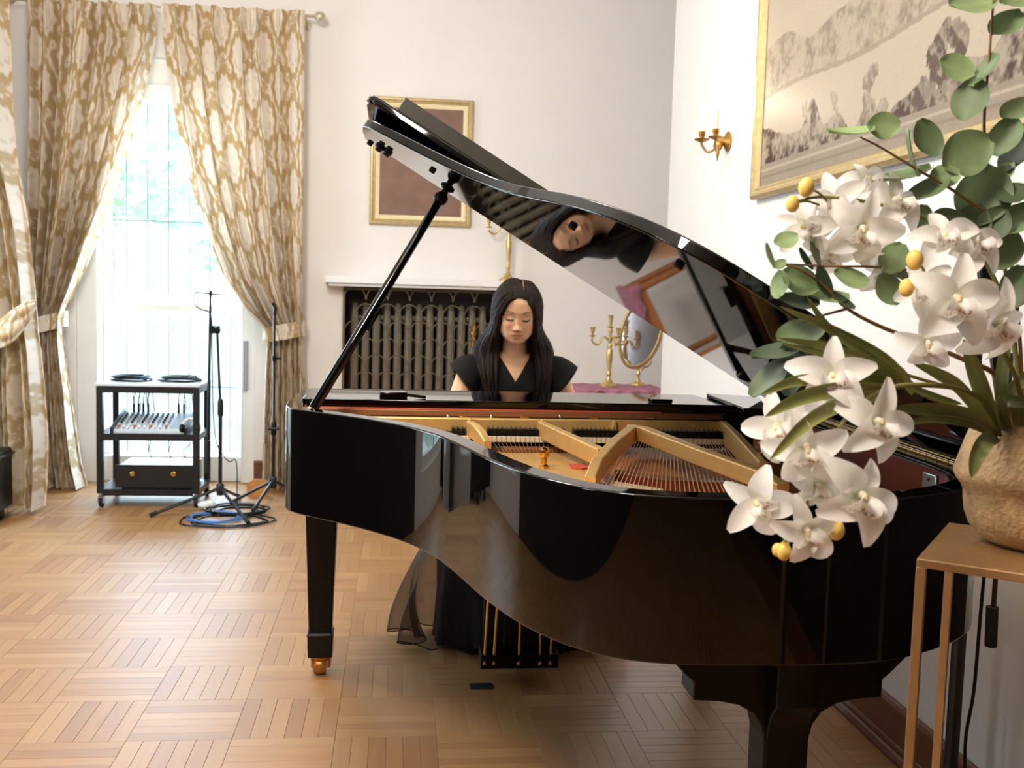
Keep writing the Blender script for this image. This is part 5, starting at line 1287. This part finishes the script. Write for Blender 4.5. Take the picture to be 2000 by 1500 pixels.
# lower spray
s1 = thing('orchid_spray', 'lowest spray of white orchids hanging in front of the piano rim', 'flowers', neck, 'white orchid sprays in the vase')
st1 = [(1985, 850, vc.y), (1900, 770, 1.33), (1800, 752, 1.29), (1720, 765, 1.26), (1650, 820, 1.25), (1610, 900, 1.25), (1570, 1000, 1.25), (1535, 1070, 1.25)]
stem(s1, st1, .004, .002, 'stem_green')
for k, f_ in enumerate(((1628, 742, 1.28, 90, -.35, .25, 6), (1704, 828, 1.24, 90, .25, .1, -22), (1522, 838, 1.30, 80, -.6, .1, 25), (1576, 874, 1.235, 82, -.2, -.15, 10),
                        (1486, 984, 1.27, 76, -.55, .05, 60), (1594, 944, 1.25, 66, .05, -.35, -6), (1670, 968, 1.215, 100, .25, -.05, -34), (1570, 1030, 1.235, 78, .05, -.35, 14))):
    flower(s1, *f_, seed=k)
bud(s1, 1519, 1074, 1.24, 12, (1545, 1050, 1.25)); bud(s1, 1531, 1077, 1.235, 16, (1548, 1050, 1.25)); bud(s1, 1633, 1035, 1.225, 18, (1634, 1008, 1.23))
# upper spray
s2 = thing('orchid_spray', 'upper spray of white orchids overlapping the corner of the engraving', 'flowers', neck, 'white orchid sprays in the vase')
stem(s2, [(1990, 850, vc.y), (1985, 700, 1.40), (1930, 520, 1.40), (1830, 440, 1.38), (1720, 400, 1.36), (1610, 385, 1.34), (1560, 392, 1.33)], .004, .0018, 'stem_green')
for k, f_ in enumerate(((1632, 398, 1.36, 72, -.3, .1, 20), (1742, 398, 1.38, 74, .3, .2, -10), (1576, 445, 1.36, 66, -.6, -.1, 60), (1680, 448, 1.33, 78, -.05, -.25, -15), (1720, 512, 1.36, 66, .1, -.5, 0), (1690, 362, 1.40, 62, .1, .6, 8), (1622, 490, 1.37, 58, -.3, -.5, -20))):
    flower(s2, *f_, seed=20+k)
bud(s2, 1575, 366, 1.33, 17, (1620, 398, 1.34)); bud(s2, 1548, 398, 1.335, 15, (1600, 400, 1.34))
# right spray
s3 = thing('orchid_spray', 'right spray of white orchids nearest to the vase, above the strap leaves', 'flowers', neck, 'white orchid sprays in the vase')
stem(s3, [(2000, 850, vc.y), (1990, 760, 1.35), (1960, 690, 1.32), (1900, 620, 1.30), (1850, 560, 1.30), (1800, 530, 1.29)], .004, .002, 'stem_green')
for k, f_ in enumerate(((1862, 590, 1.25, 96, -.1, .05, -8), (1936, 628, 1.29, 92, .35, -.1, -20), (1842, 474, 1.31, 74, -.2, .5, 4), (1893, 486, 1.31, 76, .3, .4, -6), (1812, 668, 1.29, 62, -.3, -.5, 0), (1806, 566, 1.30, 66, -.5, .0, 30))):
    flower(s3, *f_, seed=40+k)
bud(s3, 1787, 508, 1.27, 18, (1812, 545, 1.28)); bud(s3, 1771, 562, 1.27, 16, (1808, 548, 1.28))

# ---- leaves
def leaf_disc():
    m = MB(); P = []
    for i in range(9):
        t = i/8; w = .62*math.sin(PI*(t*.94+.03))**.62; P.append([(w*(j/3-1), 2*t-1, .16*(j/3-1)**2+.10*(2*t-1)**2-.04) for j in range(7)])
    m.grid(P); return m
def leaf(par, u, v, hl_, hw, ang, shade, Y, base=(96, 130, 96), mtl='leaf_round'):
    p = atY(u, v, Y); k = (p-CAM).dot(CF)/F; m = leaf_disc(); m2 = MB()
    full = hl_*.95; tilt = math.acos(max(.12, min(1, hw/(full*.62/.62*.86)))); a = math.radians(ang)
    ax = CRv*math.cos(a)+CUv*math.sin(a); sd = CUv*math.cos(a)-CRv*math.sin(a); n = CNv*math.cos(tilt)+sd*math.sin(tilt); sd2 = sd*math.cos(tilt)-CNv*math.sin(tilt)
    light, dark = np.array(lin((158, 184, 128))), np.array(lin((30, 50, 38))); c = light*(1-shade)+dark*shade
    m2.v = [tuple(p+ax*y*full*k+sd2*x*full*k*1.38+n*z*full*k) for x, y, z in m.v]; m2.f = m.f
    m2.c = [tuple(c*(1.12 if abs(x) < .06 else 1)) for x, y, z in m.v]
    return m2.build('leaf', mtl, par, smooth=True, attr='pattern', sharp=0, recalc=False)
eA = thing('eucalyptus_branch', 'tall eucalyptus branch with round leaves rising to the top edge', 'foliage', neck, 'eucalyptus branches in the vase')
stem(eA, [(1995, 850, vc.y), (1975, 600, 1.42), (1935, 380, 1.42), (1922, 250, 1.41), (1932, 110, 1.40), (1945, -60, 1.40)], .0035, .0015, 'stem_brown')
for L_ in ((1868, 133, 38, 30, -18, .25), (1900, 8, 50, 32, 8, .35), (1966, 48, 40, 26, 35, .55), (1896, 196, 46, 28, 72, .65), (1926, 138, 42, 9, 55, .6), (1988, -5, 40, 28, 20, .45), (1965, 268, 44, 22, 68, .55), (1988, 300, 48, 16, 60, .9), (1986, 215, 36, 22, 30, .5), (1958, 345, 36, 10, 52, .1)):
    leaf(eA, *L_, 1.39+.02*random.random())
eB = thing('eucalyptus_branch', 'eucalyptus branch with large round leaves in front of the engraving frame', 'foliage', neck, 'eucalyptus branches in the vase')
stem(eB, [(1998, 850, vc.y), (1990, 640, 1.42), (1960, 460, 1.40), (1880, 385, 1.38), (1790, 330, 1.37), (1720, 288, 1.36), (1680, 268, 1.36)], .0032, .0012, 'stem_brown')
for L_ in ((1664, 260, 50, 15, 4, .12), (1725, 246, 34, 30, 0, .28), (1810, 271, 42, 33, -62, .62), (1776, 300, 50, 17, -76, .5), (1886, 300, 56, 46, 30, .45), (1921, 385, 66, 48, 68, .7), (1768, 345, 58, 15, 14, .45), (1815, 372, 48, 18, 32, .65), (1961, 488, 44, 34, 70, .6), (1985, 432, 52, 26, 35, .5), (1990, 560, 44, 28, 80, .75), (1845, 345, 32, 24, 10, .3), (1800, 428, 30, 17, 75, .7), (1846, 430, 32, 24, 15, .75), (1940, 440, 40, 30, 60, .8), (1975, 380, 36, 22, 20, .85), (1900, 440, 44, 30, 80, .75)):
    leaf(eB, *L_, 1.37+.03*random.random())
eC = thing('eucalyptus_branch', 'eucalyptus twig with small pale leaves reaching furthest to the left', 'foliage', neck, 'eucalyptus branches in the vase')
stem(eC, [(1990, 850, vc.y), (1950, 740, 1.38), (1890, 706, 1.36), (1800, 668, 1.36), (1720, 638, 1.35), (1655, 603, 1.34), (1610, 560, 1.34), (1560, 525, 1.33), (1515, 515, 1.33)], .0045, .0011, 'stem_brown')
stem(eC, [(1655, 603, 1.34), (1600, 618, 1.34), (1560, 632, 1.34)], .002, .001, 'stem_brown', 'twig')
stem(eC, [(1520, 515, 1.33), (1620, 520, 1.34), (1700, 521, 1.34), (1770, 527, 1.34)], .0011, .002, 'stem_brown', 'twig')
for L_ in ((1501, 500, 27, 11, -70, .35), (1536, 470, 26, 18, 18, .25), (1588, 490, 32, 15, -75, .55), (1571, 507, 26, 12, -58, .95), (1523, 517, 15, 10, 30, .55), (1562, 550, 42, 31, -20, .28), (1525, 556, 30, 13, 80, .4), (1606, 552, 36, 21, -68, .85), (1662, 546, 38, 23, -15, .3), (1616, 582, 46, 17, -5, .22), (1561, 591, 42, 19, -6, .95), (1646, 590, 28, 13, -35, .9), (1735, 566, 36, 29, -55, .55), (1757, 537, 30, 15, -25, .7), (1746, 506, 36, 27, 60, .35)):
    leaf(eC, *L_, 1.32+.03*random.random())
dk = thing('dark_leaf_sprig', 'sprig of dull dark green leaves in front of the raised piano lid', 'foliage', neck)
stem(dk, [(1985, 850, vc.y), (1900, 775, 1.40), (1780, 735, 1.38), (1680, 700, 1.37), (1600, 665, 1.36), (1555, 668, 1.36)], .003, .0014, 'stem_green')
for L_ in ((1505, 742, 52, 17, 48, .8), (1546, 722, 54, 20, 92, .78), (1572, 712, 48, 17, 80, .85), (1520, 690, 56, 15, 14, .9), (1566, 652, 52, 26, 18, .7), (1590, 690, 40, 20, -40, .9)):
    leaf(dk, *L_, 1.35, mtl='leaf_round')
def strap(par, pts, w, tw_=.3, shade=.5):
    P = crom([atY(*p) for p in pts], 6); n = len(P); m = MB(); rows = []
    for i in range(n):
        t = i/(n-1); d = (P[min(i+1, n-1)]-P[max(i-1, 0)]).normalized(); vw = (CAM-P[i]).normalized(); s = d.cross(vw).normalized(); s = (s+vw*tw_).normalized()
        k = (P[i]-CAM).dot(CF)/F; hw = w*k/2*max(.03, (math.sin(PI*min(.12+.88*t, 1)))**.55 if t > .15 else .55+2.2*t); nn = s.cross(d)
        rows.append([P[i]-s*hw+nn*hw*.35, P[i]-s*hw*.5+nn*hw*.08, P[i], P[i]+s*hw*.5+nn*hw*.08, P[i]+s*hw+nn*hw*.35])
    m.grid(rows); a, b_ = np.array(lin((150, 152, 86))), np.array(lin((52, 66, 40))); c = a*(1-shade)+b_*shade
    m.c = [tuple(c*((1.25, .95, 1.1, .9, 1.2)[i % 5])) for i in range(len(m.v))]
    return m.build('leaf', 'leaf_strap', par, smooth=True, attr='pattern', sharp=0, recalc=False)
sl_ = thing('strap_leaf_clump', 'clump of long narrow green leaves fanning out of the vase neck', 'foliage', neck)
b = (1948, 852, vc.y-.04)
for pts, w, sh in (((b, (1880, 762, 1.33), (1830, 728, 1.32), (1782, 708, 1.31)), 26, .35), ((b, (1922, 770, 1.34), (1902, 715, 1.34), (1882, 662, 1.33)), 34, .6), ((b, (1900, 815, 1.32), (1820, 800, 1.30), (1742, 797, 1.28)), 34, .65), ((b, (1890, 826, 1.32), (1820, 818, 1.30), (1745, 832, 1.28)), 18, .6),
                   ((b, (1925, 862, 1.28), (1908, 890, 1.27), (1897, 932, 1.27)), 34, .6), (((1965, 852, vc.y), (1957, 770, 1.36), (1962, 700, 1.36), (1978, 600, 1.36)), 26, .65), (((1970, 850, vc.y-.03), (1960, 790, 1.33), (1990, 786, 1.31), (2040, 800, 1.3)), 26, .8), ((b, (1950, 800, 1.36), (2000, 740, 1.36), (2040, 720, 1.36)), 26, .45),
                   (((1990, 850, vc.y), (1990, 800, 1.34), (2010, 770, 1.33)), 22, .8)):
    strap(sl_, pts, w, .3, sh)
tf = thing('strap_leaf_spray', 'spray of narrow green leaves arching left over the lid hinge', 'foliage', neck)
stem(tf, [(1975, 850, vc.y), (1880, 800, 1.36), (1792, 765, 1.34), (1765, 725, 1.33), (1720, 690, 1.33)], .004, .0022, 'stem_green')
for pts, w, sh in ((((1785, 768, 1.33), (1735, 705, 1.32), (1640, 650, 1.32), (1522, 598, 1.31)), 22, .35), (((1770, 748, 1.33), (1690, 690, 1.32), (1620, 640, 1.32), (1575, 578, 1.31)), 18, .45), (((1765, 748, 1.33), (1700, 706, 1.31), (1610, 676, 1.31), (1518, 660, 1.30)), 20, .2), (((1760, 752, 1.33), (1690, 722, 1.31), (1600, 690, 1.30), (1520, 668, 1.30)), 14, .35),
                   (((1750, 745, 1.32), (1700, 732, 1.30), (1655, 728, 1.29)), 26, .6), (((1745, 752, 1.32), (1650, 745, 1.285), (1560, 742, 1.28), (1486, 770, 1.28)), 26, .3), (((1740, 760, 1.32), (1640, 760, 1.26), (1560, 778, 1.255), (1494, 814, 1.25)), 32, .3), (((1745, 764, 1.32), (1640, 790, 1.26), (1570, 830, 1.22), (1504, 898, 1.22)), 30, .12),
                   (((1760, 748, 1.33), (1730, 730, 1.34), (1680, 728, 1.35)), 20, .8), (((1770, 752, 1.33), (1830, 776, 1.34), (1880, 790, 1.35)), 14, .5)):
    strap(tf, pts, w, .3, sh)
# microphone stand between piano and wall
my = 2.26; q = atY(1870, 1300, my)
m3 = thing('microphone_stand', 'black microphone stand against the right wall behind the plant stand', 'microphone stand', (q.x, my, 0))
tripod(m3, (q.x, my), 1.0, (math.radians(40), math.radians(285), math.radians(150)), .12, r=.0165)
MB().tube([(q.x, my, .98), (q.x, my, 1.50)], .009, 8).lathe([(.02, .96), (.024, .98), (.024, 1.04), (.016, 1.05)], (q.x, my, 0), 12).build('upper_tube', 'black_metal', m3, smooth=True)
q2 = atY(1905, 1300, my)
b0, b1 = atY(1975, 690, my-.02), atY(1935, 1262, my-.02)
bm_ = MB().tube([b0, b1], .006, 8).build('boom', 'black_metal', m3, smooth=True)
MB().tube([atY(1938, 1185, my-.02), b1], .014, 12).build('boom_weight', 'black_rubber', bm_, smooth=True)
MB().bar((q.x-.01, my, 1.44), atY(1966, 820, my-.02), .03, .03).build('clutch', 'satin_black', m3, bevel=.004)
tag(MB().tube(crom([atY(1925, 1095, my-.06), atY(1915, 1200, my-.06), atY(1902, 1350, my-.05), atY(1885, 1460, my-.05), (q.x+.02, my-.06, .03)], 5), .004, 6).build('microphone_cable', 'satin_black', smooth=True, origin=(q.x, my, .5)), 'thin black cable hanging beside the stand at the right wall', 'cable')
